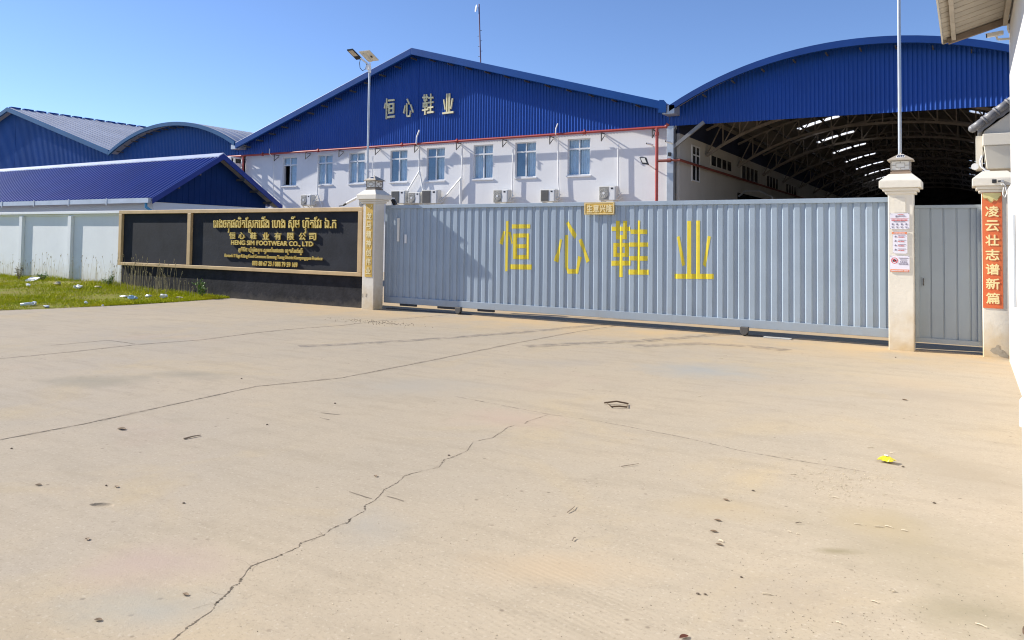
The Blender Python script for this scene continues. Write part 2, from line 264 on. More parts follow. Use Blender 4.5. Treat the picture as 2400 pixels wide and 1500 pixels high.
# ------------------------------------------------------------------ ground
def ground_material():
    m = bpy.data.materials.new('worn_concrete'); m.use_nodes = True; t = m.node_tree; n = t.nodes; L = t.links
    b = n['Principled BSDF']; b.inputs['Roughness'].default_value = .85; b.inputs['Specular IOR Level'].default_value = .08
    g = n.new('ShaderNodeNewGeometry')
    def noise(sc, det=6, ro=.6, vec=None, dist=0):
        x = n.new('ShaderNodeTexNoise'); x.inputs['Scale'].default_value = sc; x.inputs['Detail'].default_value = det; x.inputs['Roughness'].default_value = ro; x.inputs['Distortion'].default_value = dist
        L.new(vec or g.outputs['Position'], x.inputs['Vector']); return x.outputs[0]
    def rng(s, a, c, lo=0., hi=1.):
        x = n.new('ShaderNodeMapRange'); x.inputs[1].default_value = a; x.inputs[2].default_value = c; x.inputs[3].default_value = lo; x.inputs[4].default_value = hi
        L.new(s, x.inputs[0]); return x.outputs[0]
    def mix(fac, a, c, mode='MIX'):
        x = n.new('ShaderNodeMix'); x.data_type = 'RGBA'; x.blend_type = mode
        if isinstance(fac, float): x.inputs[0].default_value = fac
        else: L.new(fac, x.inputs[0])
        for s_, i in ((a, 6), (c, 7)):
            if isinstance(s_, tuple): x.inputs[i].default_value = (*s_, 1)
            else: L.new(s_, x.inputs[i])
        return x.outputs[2]
    def mul(a, c):
        x = n.new('ShaderNodeMath'); x.operation = 'MULTIPLY'; L.new(a, x.inputs[0])
        if isinstance(c, float): x.inputs[1].default_value = c
        else: L.new(c, x.inputs[1])
        return x.outputs[0]
    c = mix(rng(noise(.33, 4), .38, .62), (.380, .328, .254), (.418, .351, .260))
    c = mix(rng(noise(.22, 5, .55, dist=.6), .50, .68, 0, .55), c, (.355, .315, .265))          # greyer washed areas
    c = mix(rng(noise(.55, 6, .6, dist=.8), .54, .72, 0, .45), c, (.46, .36, .21))             # ochre dust
    c = mix(rng(noise(.42, 5, .6, dist=.5), .60, .75, 0, .30), c, (.43, .32, .26))            # pinkish dust
    mp = n.new('ShaderNodeMapping'); mp.inputs['Scale'].default_value = (.9, 4.5, 1); mp.inputs['Rotation'].default_value = (0, 0, R(-28)); L.new(g.outputs['Position'], mp.inputs[0])
    c = mix(rng(noise(1.0, 8, .65, mp.outputs[0]), .50, .66, 0, .28), c, (.28, .24, .18))      # wheel scrubbed streaks
    c = mix(rng(noise(2.6, 8, .7), .51, .64, 0, .20), c, (.28, .24, .18))
    c = mix(rng(noise(9, 8, .7), .53, .64, 0, .22), c, (.29, .25, .19))
    c = mix(rng(noise(55, 3, .6), .56, .66, 0, .38), c, (.24, .20, .15))                       # grit
    c = mix(rng(noise(38, 3, .6), .58, .68, 0, .45), c, (.50, .44, .35))
    vo = n.new('ShaderNodeTexVoronoi'); vo.inputs['Scale'].default_value = 6.5; vo.inputs['Randomness'].default_value = 1; L.new(g.outputs['Position'], vo.inputs['Vector'])
    c = mix(mul(rng(vo.outputs['Distance'], .10, .05), rng(noise(.8, 3), .45, .60, 0, .75)), c, (.17, .135, .10))   # pock marks
    for (sx, sy, rx, ry, sc_, am) in STAIN_AND_DIM_SPOTS:                                                # single stains, washed patches, spots darkened against wall bounce
        mp2 = n.new('ShaderNodeMapping'); mp2.vector_type = 'TEXTURE'; mp2.inputs['Location'].default_value = (sx, sy, 0); mp2.inputs['Rotation'].default_value = (0, 0, .5676); mp2.inputs['Scale'].default_value = (rx, ry, 50)
        L.new(g.outputs['Position'], mp2.inputs[0])
        ln = n.new('ShaderNodeVectorMath'); ln.operation = 'LENGTH'; L.new(mp2.outputs[0], ln.inputs[0])
        ad = n.new('ShaderNodeMath'); ad.operation = 'MULTIPLY_ADD'; ad.inputs[1].default_value = 1.5; L.new(noise(2.2, 7, .62), ad.inputs[0]); L.new(ln.outputs['Value'], ad.inputs[2])
        c = mix(rng(ad.outputs[0], 1.7, .8, 0, min(.85, am*1.35)), c, sc_)
    # ochre sand swept along the gate line
    sp = n.new('ShaderNodeSeparateXYZ'); L.new(g.outputs['Position'], sp.inputs[0])
    band = mul(rng(sp.outputs[1], 11.6, 13.6), rng(sp.outputs[0], -15.5, -12.5))
    c = mix(mul(mul(band, rng(noise(.9, 6), .3, .6)), .75), c, (.52, .37, .20))
    L.new(c, b.inputs['Base Color'])
    # broom marks + fine grain
    wv = n.new('ShaderNodeTexWave'); wv.wave_type = 'BANDS'; wv.bands_direction = 'Y'; wv.inputs['Scale'].default_value = 9; wv.inputs['Distortion'].default_value = 2.5; wv.inputs['Detail'].default_value = 3; wv.inputs['Detail Scale'].default_value = 1.2
    mq = n.new('ShaderNodeMapping'); mq.inputs['Rotation'].default_value = (0, 0, R(14)); L.new(g.outputs['Position'], mq.inputs[0]); L.new(mq.outputs[0], wv.inputs['Vector'])
    bm_ = n.new('ShaderNodeMapping'); bm_.vector_type = 'TEXTURE'; bm_.inputs['Location'].default_value = (-1.75, 3.2, 0); bm_.inputs['Rotation'].default_value = (0, 0, .5676); bm_.inputs['Scale'].default_value = (1.1, .8, 50); L.new(g.outputs['Position'], bm_.inputs[0])
    bl_ = n.new('ShaderNodeVectorMath'); bl_.operation = 'LENGTH'; L.new(bm_.outputs[0], bl_.inputs[0])
    wm = mul(mul(wv.outputs[0], rng(bl_.outputs['Value'], 1.0, .3)), rng(noise(1.2, 5), .40, .6, 0, .6))
    h = n.new('ShaderNodeMath'); h.operation = 'ADD'; L.new(wm, h.inputs[0]); L.new(noise(70, 6, .7), h.inputs[1])
    h2 = n.new('ShaderNodeMath'); h2.operation = 'ADD'; L.new(h.outputs[0], h2.inputs[0]); L.new(mul(noise(9, 7, .68), 1.0), h2.inputs[1])
    bp = n.new('ShaderNodeBump'); bp.inputs['Distance'].default_value = .0022; bp.inputs['Strength'].default_value = .8
    L.new(h2.outputs[0], bp.inputs['Height']); L.new(bp.outputs[0], b.inputs['Normal'])
    return m
concrete = ground_material()
DENT_R = [(DENTS[0], .055, .016), (DENTS[1], .048, .013), (DENTS[2], .032, .006), (DENTS[3], .03, .005)]
def build_ground():
    xs = {-1500., -400., -120., -60., -30., -15., 5., 15., 40., 150., 600., 1500.}; ys = {-600., -100., -20., -3., 15., 30., 60., 120., 300., 900., 2500.}
    for (x, y), r_, d in DENT_R:
        for i in range(-15, 16): xs.add(round(x+i*r_/6, 4)); ys.add(round(y+i*r_/6, 4))
    xs = sorted(xs); ys = sorted(ys); b = MB()
    def h(x, y):
        z = 0.
        for k, ((dx, dy), r_, d) in enumerate(DENT_R):
            a = .45; u = ((x-dx)*math.cos(a)+(y-dy)*math.sin(a))/(r_*1.35); v = (-(x-dx)*math.sin(a)+(y-dy)*math.cos(a))/(r_*.62)
            q = math.hypot(u, v)
            if q < 1: z -= d*(1-q**4)
            return z
    for y in ys:
        for x in xs: b.v.append((x, y, h(x, y)))
    nx = len(xs)
    for j in range(len(ys)-1):
        for i in range(nx-1): a = j*nx+i; b.f.append((a, a+1, a+1+nx, a+nx))
    return tag(b.build('ground', concrete), kind='structure')
build_ground()

def ribbon(pts, w0, jit, z, step=.06, wig=0.):
    b = MB(); pp = []
    for (a, c) in zip(pts, pts[1:]):
        a = Vector(a); c = Vector(c); k = max(1, int((c-a).length/step))
        for i in range(k): pp.append(a.lerp(c, i/k))
    pp.append(Vector(pts[-1])); L = []
    for i, p in enumerate(pp):
        d = (pp[min(i+1, len(pp)-1)]-pp[max(0, i-1)]).normalized(); nrm = Vector((-d.y, d.x))
        p = p+nrm*random.uniform(-wig, wig); w1 = w0*random.uniform(1-jit, 1+jit)/2
        L.append((p+nrm*w1, p-nrm*w1))
    for (a, c), (e, g_) in zip(L, L[1:]): b.poly([(c.x, c.y, z), (g_.x, g_.y, z), (e.x, e.y, z), (a.x, a.y, z)])
    return b
joint_m = M('joint_dirt', (.19, .155, .115), .95, var=.35, scale=9)
crack_m = M('crack_dirt', (.145, .115, .082), .95, var=.3, scale=9)
faint_m = M('faint_joint_dirt', (.22, .185, .14), .95, var=.3, scale=9, alpha=1.5)
halo_m = M('joint_stain', (.24, .20, .15), .95, var=.2, scale=9, alpha=.28)
tyre_m = M('tyre_rubber_film', (.17, .16, .15), .9, var=.1, alpha=.50)
for nm, pts, w_, jt, mt, z, wg in (('joint_stain', JOINT_A, .07, .6, halo_m, .0012, .012), ('joint_stain', JOINT_B, .09, .5, halo_m, .0012, .012),
        ('ground_joint', JOINT_A, .012, .75, joint_m, .0026, .003), ('ground_joint', JOINT_B, .012, .8, joint_m, .0026, .005), ('ground_joint', JOINT_B2, .014, .7, joint_m, .0036, .01),
        ('ground_joint', JOINT_C, .007, .9, faint_m, .0026, .003), ('ground_crack', CRACK1, .0036, .85, crack_m, .0014, .0045), ('ground_crack', CRACK2, .0034, .6, crack_m, .0014, .003), ('ground_crack', CRACK3, .0026, .6, crack_m, .0014, .002),
        ('tyre_track', TYRE1, .24, .12, tyre_m, .004, .01), ('tyre_track', TYRE2, .30, .2, tyre_m, .005, .015), ('tyre_track', TYRE3, .28, .2, tyre_m, .006, .015)):
    rb_ = ribbon(pts, w_, jt, z, .022 if w_ < .02 else .15, wg)
    if nm == 'ground_crack':                    # chipped edges and hairline branches
        rc_ = random.Random(int(w_*1e5)); nc = len(pts)*3
        for _ in range(nc):
            i_ = rc_.randrange(len(pts)-1); a_ = Vector(pts[i_]).lerp(Vector(pts[i_+1]), rc_.random()); s_ = rc_.uniform(.004, .011)
            rb_.poly([(a_.x+s_*math.cos(q_)*rc_.uniform(.4, 1), a_.y+s_*math.sin(q_)*rc_.uniform(.4, 1), z+.0004) for q_ in (0, 1.2, 2.4, 3.6, 4.9)])
        for _ in range(len(pts)//3):
            i_ = rc_.randrange(len(pts)-1); a_ = Vector(pts[i_]); th_ = rc_.uniform(0, 6.28); p_ = [a_]
            for _k in range(4): th_ += rc_.uniform(-.5, .5); p_.append(p_[-1]+Vector((math.cos(th_), math.sin(th_)))*rc_.uniform(.015, .04))
            r2_ = ribbon(p_, w_*.35, .6, z+.0002, .02, .001); n0_ = len(rb_.v); rb_.v += r2_.v; rb_.f += [tuple(n0_+i for i in f_) for f_ in r2_.f]
    tag(rb_.build(nm, mt), kind='structure')

# grass verge: a low bank of earth rising to the white wall
verge_m = M('verge_soil', (.19, .22, .02), .95, spec=.05, var=.3, scale=2.2, bump=.03, bscale=14, col2=(.24, .20, .07))
EDGE = [(x, y) for x, y in GRASS_EDGE]
def edge_x(y):
    P_ = EDGE
    if y <= P_[0][1]: return P_[0][0]
    for (x0, y0), (x1, y1) in zip(P_, P_[1:]):
        if y <= y1: return x0+(x1-x0)*(y-y0)/(y1-y0)
    return P_[-1][0]
def verge_h(x, y):
    d = max(0, edge_x(y)-x); k = min(1, d/2.5)
    rise = .16*max(0, min(1, (y-9.5)/3.5))*max(0, min(1, (-18.2-x)/3.5))
    return .012+.02*k+rise+.02*k*math.sin(x*3.1+y*1.3)*math.sin(y*2.7-x)
b = MB(); NX, NY = 44, 40
for j in range(NY+1):
    y = 2+(13.88-2)*j/NY
    for i in range(NX+1):
        x = edge_x(y)+.04*math.sin(y*9)+.03*math.sin(y*23+1) - (i/NX)**1.5*32
        b.v.append((x, y, verge_h(x, y) if i else -.02))
for j in range(NY):
    for i in range(NX): a = j*(NX+1)+i; b.f.append((a, a+NX+1, a+NX+2, a+1))
tag(b.build('grass_verge', verge_m, smooth=True), kind='structure')

# ------------------------------------------------------------------ corrugated sheets
def corr(x0, x1, pitch, prof, top, bot, y, sgn=-1, extra=()):
    """vertical ribbed sheet, ribs stand out of plane y towards sgn"""
    xs = []
    k = 0
    while x0+k*pitch < x1:
        for t_, d in prof: xs.append((x0+k*pitch+t_*pitch, d))
        k += 1
    xs = [q for q in xs if q[0] <= x1]
    for e in extra: xs.append((e, 0))
    xs.sort(); b = MB()
    for x, d in xs: b.v += [(x, y+sgn*d, bot(x)), (x, y+sgn*d, top(x))]
    for i in range(len(xs)-1):
        a = 2*i; b.f.append((a, a+2, a+3, a+1))
    return b
RIB = [(0, 0), (.30, 0), (.66, .030), (.80, .030), (.98, 0)]
def lin(pts):
    def g_(x):
        if x <= pts[0][0]: return pts[0][1]
        for (a, c), (e, d) in zip(pts, pts[1:]):
            if x <= e: return c+(d-c)*(x-a)/(e-a)
        return pts[-1][1]
    return g_
def arc_pts(x0, x1, zs, crest, k=28):
    h = (x1-x0)/2; s_ = crest-zs; r_ = (h*h+s_*s_)/(2*s_); cx = (x0+x1)/2
    return [(x0+(x1-x0)*i/k, crest-r_+math.sqrt(r_*r_-(x0+(x1-x0)*i/k-cx)**2)) for i in range(k+1)]
def roof_sheet(pts, y0, y1, th=.06, rib=0):
    b = MB()
    b.band([(x, z-.03) for x, z in pts], th, y0, y1)
    if rib:
        y = y0+.2
        while y < y1:
            for (a, c) in zip(pts, pts[1:]): b.bar((a[0], y, a[1]-.01), (c[0], y, c[1]-.01), .05, .05)
            y += rib if y < 50 else rib*2
    return b

# ------------------------------------------------------------------ main factory building
YF = 30.0
FAC = thing('factory_building', 'white two storey factory front under a wide blue gable with eight upper windows', 'factory', (-22.4, YF, 0))
WINS = [(-31.48, 0), (-28.91, 1), (-26.73, 1), (-24.03, 2), (-21.82, 2), (-19.17, 1), (-16.97, 3), (-14.41, 1)]
WZ0, WZ1, WW = 4.42, 5.98, 1.05
xs = [-34.45]+[v for x, _ in WINS for v in (x, x+WW)]+[-9.98]
b = MB()
for i, (a, c) in enumerate(zip(xs, xs[1:])):
    if i % 2 == 0: b.box(a, c, YF, YF+.25, 0, 6.25)
    else: b.box(a, c, YF, YF+.25, 0, WZ0); b.box(a, c, YF, YF+.25, WZ1, 6.25)
b.box(-34.45, -34.2, YF+.25, 85, 0, 6.25)
b.build('front_wall', wall_white, FAC)
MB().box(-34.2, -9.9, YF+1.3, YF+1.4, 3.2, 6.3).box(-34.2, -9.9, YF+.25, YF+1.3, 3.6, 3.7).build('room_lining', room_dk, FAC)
for x, kind in WINS:
    fr = MB(); y0, y1 = YF+.06, YF+.12; x1 = x+WW; zt = 5.52; t_ = .05
    fr.box(x, x+t_, y0, y1, WZ0, WZ1).box(x1-t_, x1, y0, y1, WZ0, WZ1).box(x+t_, x1-t_, y0, y1, WZ0, WZ0+t_).box(x+t_, x1-t_, y0, y1, WZ1-t_, WZ1)
    fr.box(x+t_, x1-t_, y0-.005, y1, zt, zt+.07).box(x+WW/2-.03, x+WW/2+.03, y0-.008, y1, WZ0+t_, zt).box(x+WW/2-.025, x+WW/2+.025, y0-.004, y1, zt+.07, WZ1-t_)
    fo = fr.build('window', frame_al, FAC)
    MB().box(x-.04, x1+.04, YF-.05, YF+.06, WZ0-.06, WZ0-.002).build('sill', wall_white, fo)
    m_ = x+WW/2
    gl = MB(); ops = (kind == 0)
    qd = lambda a, c, d, e: gl.poly([(a, y0+.02, d), (c, y0+.02, d), (c, y0+.02, e), (a, y0+.02, e)])
    if ops: qd(m_+.03, x1-t_, WZ0+t_, zt); qd(x+t_, x1-t_, zt+.07, WZ1-t_)
    else: qd(x+t_, x1-t_, WZ0+t_, WZ1-t_)
    gl.build('pane', win_glass, fo)
    cu = MB(); n_ = 70
    rngs = {0: [(m_, x1, WZ0, WZ1), (x, m_, zt, WZ1)], 1: [(x, m_-.02, WZ0, WZ1), (m_+.02, x1, WZ0, WZ1)], 2: [(m_-.05, x1, WZ0, WZ1)], 3: [(m_-.02, x1, WZ0, WZ1)]}[kind]
    for (ca, cb, za, zb) in rngs:
        ph = random.uniform(0, 6); n0 = len(cu.v); fq = random.uniform(48, 62)
        for i in range(n_+1):
            xx = ca+(cb-ca)*i/n_; lean = (.10*(1-(i/n_)) if kind == 2 else 0)
            yy = YF+.22+.028*math.sin(xx*fq+ph)+.012*math.sin(xx*fq*.37)
            cu.v += [(xx+lean*.6, yy, za), (xx, yy*1.0, zb)]
        for i in range(n_): a = n0+2*i; cu.f.append((a, a+2, a+3, a+1))
    cu.build('curtain', curtain, fo)
    if kind in (2, 3):
        MB().box(x+t_, m_-.03, y0+.035, y0+.04, WZ0+t_, WZ1-t_).build('tinted_pane', blue_glass, fo)
GAB = [(-34.52, 6.88), (-22.32, 10.74), (-9.90, 7.09)]
corr(-35.3, -9.96, .14, RIB, lin([(x, z-.07) for x, z in GAB]), lambda x: 6.22, YF-.02, extra=(-22.32,)).build('gable_cladding', blue_clad, FAC)
MB().band(GAB, .33, YF-.72, YF-.6).build('verge_trim', blue_trim, FAC, bevel=.02)
roof_sheet(GAB, YF-.6, 86).build('roof', blue_roof, FAC)
for i in range(13):
    x = -34+i*.96; z = lin(GAB)(x)-.38
    MB().bar((x, YF-.5, z), (x, YF-.01, z), .05, .07).build('eave_bracket', steel_dk, FAC)
for i in range(1, 12):
    x = -22.4+i*1.02; z = lin(GAB)(x)-.36
    MB().bar((x, YF-.5, z), (x, YF-.01, z), .05, .05).build('eave_bracket', steel_dk, FAC)
MB().box(-9.97, -9.80, YF-.05, YF+.25, 0, 6.25).build('corner_pier', wall_white, FAC)

# wall sign: four thick characters on the gable
def norm(ch):
    X = [p[0] for s_ in ch for p in s_]; Z = [p[1] for s_ in ch for p in s_]
    x0, x1, z0, z1 = min(X), max(X), min(Z), max(Z)
    return [[((p[0]-x0)/(x1-x0), (p[1]-z0)/(z1-z0)) for p in s_] for s_ in ch]
SG = thing('wall_sign', 'row of four cream raised characters fixed high on the big blue gable', 'sign', (-22.3, YF-.1, 7.5))
for ch, (x0, x1, z0, z1) in zip(GLYPHS, FACADE_BOX):
    b = MB()
    for s_ in norm(ch): b.prism_y([(x0+u*(x1-x0), z0+v*(z1-z0)) for u, v in s_], YF-.125, YF-.045)
    b.build('character', cream_let, SG)

# steel landing at the left end of the factory front
LD = thing('steel_landing', 'white steel landing frame in the dark gap left of the factory front', 'steel frame', (-35.0, 29.6, 0))
b = MB()
for x in (-35.25, -34.62):
    for y in (29.1, 29.9): b.bar((x, y, 0), (x, y, 6.1), .09)
for z in (3.3, 4.5, 5.5, 6.05): b.bar((-35.25, 29.1, z), (-34.62, 29.1, z), .08); b.bar((-34.62, 29.1, z), (-34.62, 29.9, z), .08)
b.bar((-35.25, 29.1, 5.5), (-34.62, 29.1, 6.0), .06).bar((-34.62, 29.1, 4.5), (-34.62, 29.9, 5.4), .06).bar((-34.62, 29.9, 3.4), (-34.62, 29.1, 4.4), .06)
b.build('post_frame', white_pl, LD)
for y0_, y1_, z0_, z1_ in ((29.14, 29.86, 4.7, 5.15), (29.14, 29.5, 3.5, 4.3), (29.14, 29.86, 5.56, 5.75)): MB().box(-34.57, -34.53, y0_, y1_, z0_, z1_).build('side_panel', white_pl, LD)
MB().box(-36.3, -34.5, 31.2, 31.3, 0, 6.2).build('recess_shade', glass_and_shade, LD)  # dark sheet painted as the shaded recess behind the frame

# ------------------------------------------------------------------ big arched hall on the right
HALL = thing('arched_hall', 'open fronted hall with tall arched blue front and dark trussed interior at right', 'industrial hall', (-1.4, YF, 0))
ARC = arc_pts(-9.76, 3.3, 6.95, 8.72)
arc_f = lin(ARC)
corr(-9.95, 3.32, .14, RIB, lambda x: arc_f(x)-.05, lambda x: 6.24-.007*(x+9.9), YF-.025).build('front_cladding', blue_clad, HALL)
MB().band(ARC, .24, YF-.72, YF-.6).build('verge_trim', blue_deep, HALL)
def hall_roof():
    b = MB(); pts = arc_pts(-9.8, 3.34, 6.91, 8.69, 32); ys = [YF-.6]
    L_ = [44.1+6.35*k for k in range(7)]
    for y in L_: ys += [y, y+0.85]
    ys.append(90)
    for j in range(len(ys)-1):
        for (a, c) in zip(pts, pts[1:]):
            xm = (a[0]+c[0])/2
            if j % 2 == 1 and (-7.75 < xm < -5.7 or .2 < xm < 1.6): continue
            b.prism_y([a, c, (c[0], c[1]-.05), (a[0], a[1]-.05)], ys[j], ys[j+1])
    return b
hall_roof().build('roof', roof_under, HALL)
sky_sheet = bpy.data.materials.new('translucent_sheet'); sky_sheet.use_nodes = True; t_ = sky_sheet.node_tree; t_.nodes.clear()
tl = t_.nodes.new('ShaderNodeBsdfTranslucent'); tl.inputs[0].default_value = (.85, .86, .86, 1); tp = t_.nodes.new('ShaderNodeBsdfTransparent'); tx = t_.nodes.new('ShaderNodeMixShader'); tx.inputs[0].default_value = .75; to = t_.nodes.new('ShaderNodeOutputMaterial')
t_.links.new(tp.outputs[0], tx.inputs[1]); t_.links.new(tl.outputs[0], tx.inputs[2]); t_.links.new(tx.outputs[0], to.inputs[0])
pts = arc_pts(-9.8, 3.34, 6.91, 8.69, 32)
for k in range(7):
    y = 44.1+6.35*k; s_ = MB(); s2_ = MB()
    for (a, c) in zip(pts, pts[1:]):
        xm = (a[0]+c[0])/2
        if -7.75 < xm < -5.7 or .2 < xm < 1.6: (s_ if xm < -3 else s2_).poly([(a[0], y, a[1]-.02), (c[0], y, c[1]-.02), (c[0], y+0.85, c[1]-.02), (a[0], y+0.85, a[1]-.02)])
    s_.build('skylight', sky_sheet, HALL); s2_.build('skylight', sky_sheet, HALL)
def low(x): return 7.13-1.74*(abs(x+3.23)/6.36)**2.5
def topc(x): return 8.13-1.62*(abs(x+3.23)/6.36)**1.75
truss_m = M('truss_steel', (.21, .185, .165), .7, .1, var=.25, scale=2)
for k in range(10):
    y = 33.66+5.45*k; b = MB(); N_ = 18; q = [-9.55+12.65*i/N_ for i in range(N_+1)]
    for i in range(N_):
        b.bar((q[i], y, low(q[i])), (q[i+1], y, low(q[i+1])), .10, .11); b.bar((q[i], y, topc(q[i])), (q[i+1], y, topc(q[i+1])), .09, .09)
        if i: b.bar((q[i], y, low(q[i])), (q[i], y, topc(q[i])), .05)
        if i < N_/2: b.bar((q[i], y, low(q[i])), (q[i+1], y, topc(q[i+1])), .045)
        else: b.bar((q[i], y, topc(q[i])), (q[i+1], y, low(q[i+1])), .045)
    b.build('roof_truss', truss_m, HALL)
b = MB()
for i in range(13):
    x = -9.0+i*.96; z = topc(x)+.11; b.bar((x, YF, z), (x, 88, z), .07, .1)
b.build('purlins', steel_dk, HALL)
# side wall with its windows
SW = [(31.7, 32.72, 4.24, 5.62, 2), (34.45, 38.0, 5.08, 5.52, 4), (39.95, 43.5, 4.88, 5.58, 4), (45.6, 48.8, 4.82, 5.50, 4), (51.1, 54.5, 4.8, 5.42, 4)]
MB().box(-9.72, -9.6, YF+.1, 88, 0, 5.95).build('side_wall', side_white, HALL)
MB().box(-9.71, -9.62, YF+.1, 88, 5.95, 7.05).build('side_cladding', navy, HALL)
for y0, y1, z0, z1, k in SW:
    b = MB(); x0, x1 = -9.6, -9.56
    for i in range(k+1): yy = y0+(y1-y0)*i/k; b.box(x0, x1, yy-.05, yy+.05, z0, z1)
    b.box(x0, x1, y0-.05, y1+.05, z0-.06, z0).box(x0, x1, y0-.05, y1+.05, z1, z1+.06)
    if k == 2: b.box(x0, x1-.005, y0, y1, 5.25, 5.31)
    fo = b.build('side_window', frame_al if k == 2 else side_white, HALL)
    MB().box(-9.598, -9.575, y0, y1, z0, z1).build('pane', glass_and_shade, fo)
MB().box(-9.6, -9.57, 39.2, 47.5, 0, 4.15).build('opening_shade', glass_and_shade, HALL)  # dark sheet stands in for the shade inside the wall opening
MB().tube([(-9.5, 39.0, 3.95), (-9.2, 39.2, 4.22), (-8.7, 39.6, 4.25), (-8.2, 40.2, 4.0), (-8.0, 40.4, 3.4)], .05, 6).build('canopy_rail', steel_lt, HALL)
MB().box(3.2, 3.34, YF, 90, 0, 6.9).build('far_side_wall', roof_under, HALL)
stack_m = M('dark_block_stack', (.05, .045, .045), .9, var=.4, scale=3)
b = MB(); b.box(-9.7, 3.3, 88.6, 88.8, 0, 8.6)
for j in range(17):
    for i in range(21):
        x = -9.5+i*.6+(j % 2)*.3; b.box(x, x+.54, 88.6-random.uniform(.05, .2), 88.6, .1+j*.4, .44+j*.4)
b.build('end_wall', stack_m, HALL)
MB().box(-9.97, -9.70, YF-.33, YF-.06, 0, 6.2).build('steel_column', steel_lt, HALL, bevel=.01)
MB().bar((-9.75, YF-.25, 5.35), (-8.55, YF-.2, 6.28), .13, .13).bar((-9.85, YF-.3, 5.9), (-9.6, YF-.3, 6.2), .05).build('column_brace', M('grey_steel', (.22, .22, .22), .6, .2, var=.1), HALL)
for i in range(1, 12):
    x = -9.6+i*1.08; z = arc_f(x)-.30
    MB().bar((x, YF-.5, z), (x, YF-.03, z), .04, .05).build('eave_bracket', steel_dk, HALL)
# valley gutter box where the two roofs meet
VG = thing('valley_gutter', 'pale gutter box with blue end plate in the valley between gable and arched roof', 'gutter', (-9.85, YF-.7, 6.7))
MB().box(-10.02, -9.55, YF-.72, YF-.03, 6.62, 6.95).build('trough', gutter_mat, VG)
MB().prism_y([(-10.16, 6.68), (-9.86, 6.66), (-9.84, 7.02), (-9.95, 7.16), (-10.12, 7.18)], YF-.80, YF-.735).build('end_plate', blue_trim, VG)

# ------------------------------------------------------------------ left halls
GH = thing('gabled_hall', 'faded blue gabled hall with shiny ribbed metal roof at the far left', 'industrial hall', (-59.5, YF, 0))
G2 = [(-72.0, 6.93), (-59.27, 10.87), (-46.55, 7.08)]
corr(-72.2, -46.75, .16, RIB, lin([(x, z-.07) for x, z in G2]), lambda x: 2.5, YF-.02, extra=(-59.27,)).build('gable_cladding', blue_left, GH)
MB().band(G2, .30, YF-.72, YF-.6).build('verge_trim', blue_pale, GH)
roof_sheet(G2, YF-.6, 88, rib=.55).build('roof', zinc, GH)
b = MB()
for k in range(60): b.box(-59.6, -59.3, YF-.4+k*.95, YF+.3+k*.95, 10.86, 10.97)
b.build('ridge_cap', blue_trim, GH)
AH = thing('small_arched_hall', 'narrow arched blue hall between the far left gable and the white factory front', 'industrial hall', (-40.7, YF, 0))
A2 = arc_pts(-46.57, -34.6, 6.95, 8.457, 24); a2f = lin(A2)
corr(-46.8, -34.9, .14, RIB, lambda x: a2f(x)-.05, lambda x: 6.15 if x > -36.4 else 3.0, YF-.02).build('front_cladding', blue_left, AH)
MB().band(A2, .22, YF-.72, YF-.6).build('verge_trim', blue_pale, AH)
roof_sheet(A2, YF-.6, 85, rib=.7).build('roof', zinc, AH)
MB().box(-35.0, -34.35, YF-.6, YF-.03, 6.55, 6.8).build('gutter_end', gutter_mat, AH)
for i in range(1, 10):
    x = -46.7+i*.75; MB().bar((x, YF-.5, a2f(x)-.28), (x, YF-.03, a2f(x)-.28), .05, .06).build('eave_bracket', steel_dk, AH)

# antenna mast on the roof
MA = thing('antenna_mast', 'thin antenna mast with a small white dish rising behind the blue gable roof', 'antenna', (-21.37, 34, 10.2))
MB().tube([(-21.34, 34, 10.3), (-21.52, 34, 13.97)], .035, 8).build('pole', M('mast_paint', (.12, .06, .12), .5, var=.2), MA)
b = MB()
for i in range(6): z = 11.2+i*.27; x = -21.385-(z-11.2)*.05; s_ = 1 if i % 2 else -1; b.bar((x, 34, z), (x+.13*s_, 34, z), .02)
b.build('step_pegs', steel_dk, MA)
bm = MB(); pr = []
for k in range(7):
    t_ = k/6; pr.append((.20*t_, .07*t_*t_))
n_ = 20; ax = Vector((-.72, -.68, .12)).normalized(); e1 = ax.cross(Vector((0, 0, 1))).normalized(); e2 = e1.cross(ax); cc = Vector((-21.58, 33.93, 13.72))
for (rr, hh) in pr:
    for j in range(n_): a = 2*math.pi*j/n_; bm.v.append(tuple(cc+e1*rr*math.cos(a)+e2*rr*math.sin(a)+ax*hh))
for k in range(6):
    for j in range(n_): a = k*n_+j; c_ = k*n_+(j+1) % n_; bm.f.append((a, c_, c_+n_, a+n_))
d_ = bm.build('dish', white_pl, MA, smooth=True); so = d_.modifiers.new('solid', 'SOLIDIFY'); so.thickness = .015

# ------------------------------------------------------------------ shed
SH = thing('shed', 'low white shed with long ribbed blue roof and gutter behind the white wall', 'shed', (-30, 19.8, 0))
YE, YR, YB, ZE, ZR = 16.80, 19.80, 22.86, 2.90, 4.73
X0, X1 = -64.0, -24.0
MB().box(X0, -24.5, 17.2, 17.35, 0, 2.86).prism_x([(17.35, 0), (22.4, 0), (22.4, 2.86), (17.35, 2.86)], -24.62, -24.5).build('wall', bound_white, SH)
def slope(y0, z0, y1, z1):
    b = MB(); pitch = .25; k = 0; P_ = []
    while X1-k*pitch > X0:
        for t_, d in ((0, 0), (.08, .0), (.12, .045), (.19, .05), (.215, 0)): P_.append((X1-k*pitch-t_, d))
        k += 1
    for x, d in P_: b.v += [(x, y0, z0+d), (x, y1, z1+d)]
    for i in range(len(P_)-1): a = 2*i; b.f.append((a, a+1, a+3, a+2))
    return b
slope(YE, ZE, YR, ZR).build('roof', blue_roof, SH)
slope(YB, ZE, YR, ZR).build('roof', blue_roof, SH)
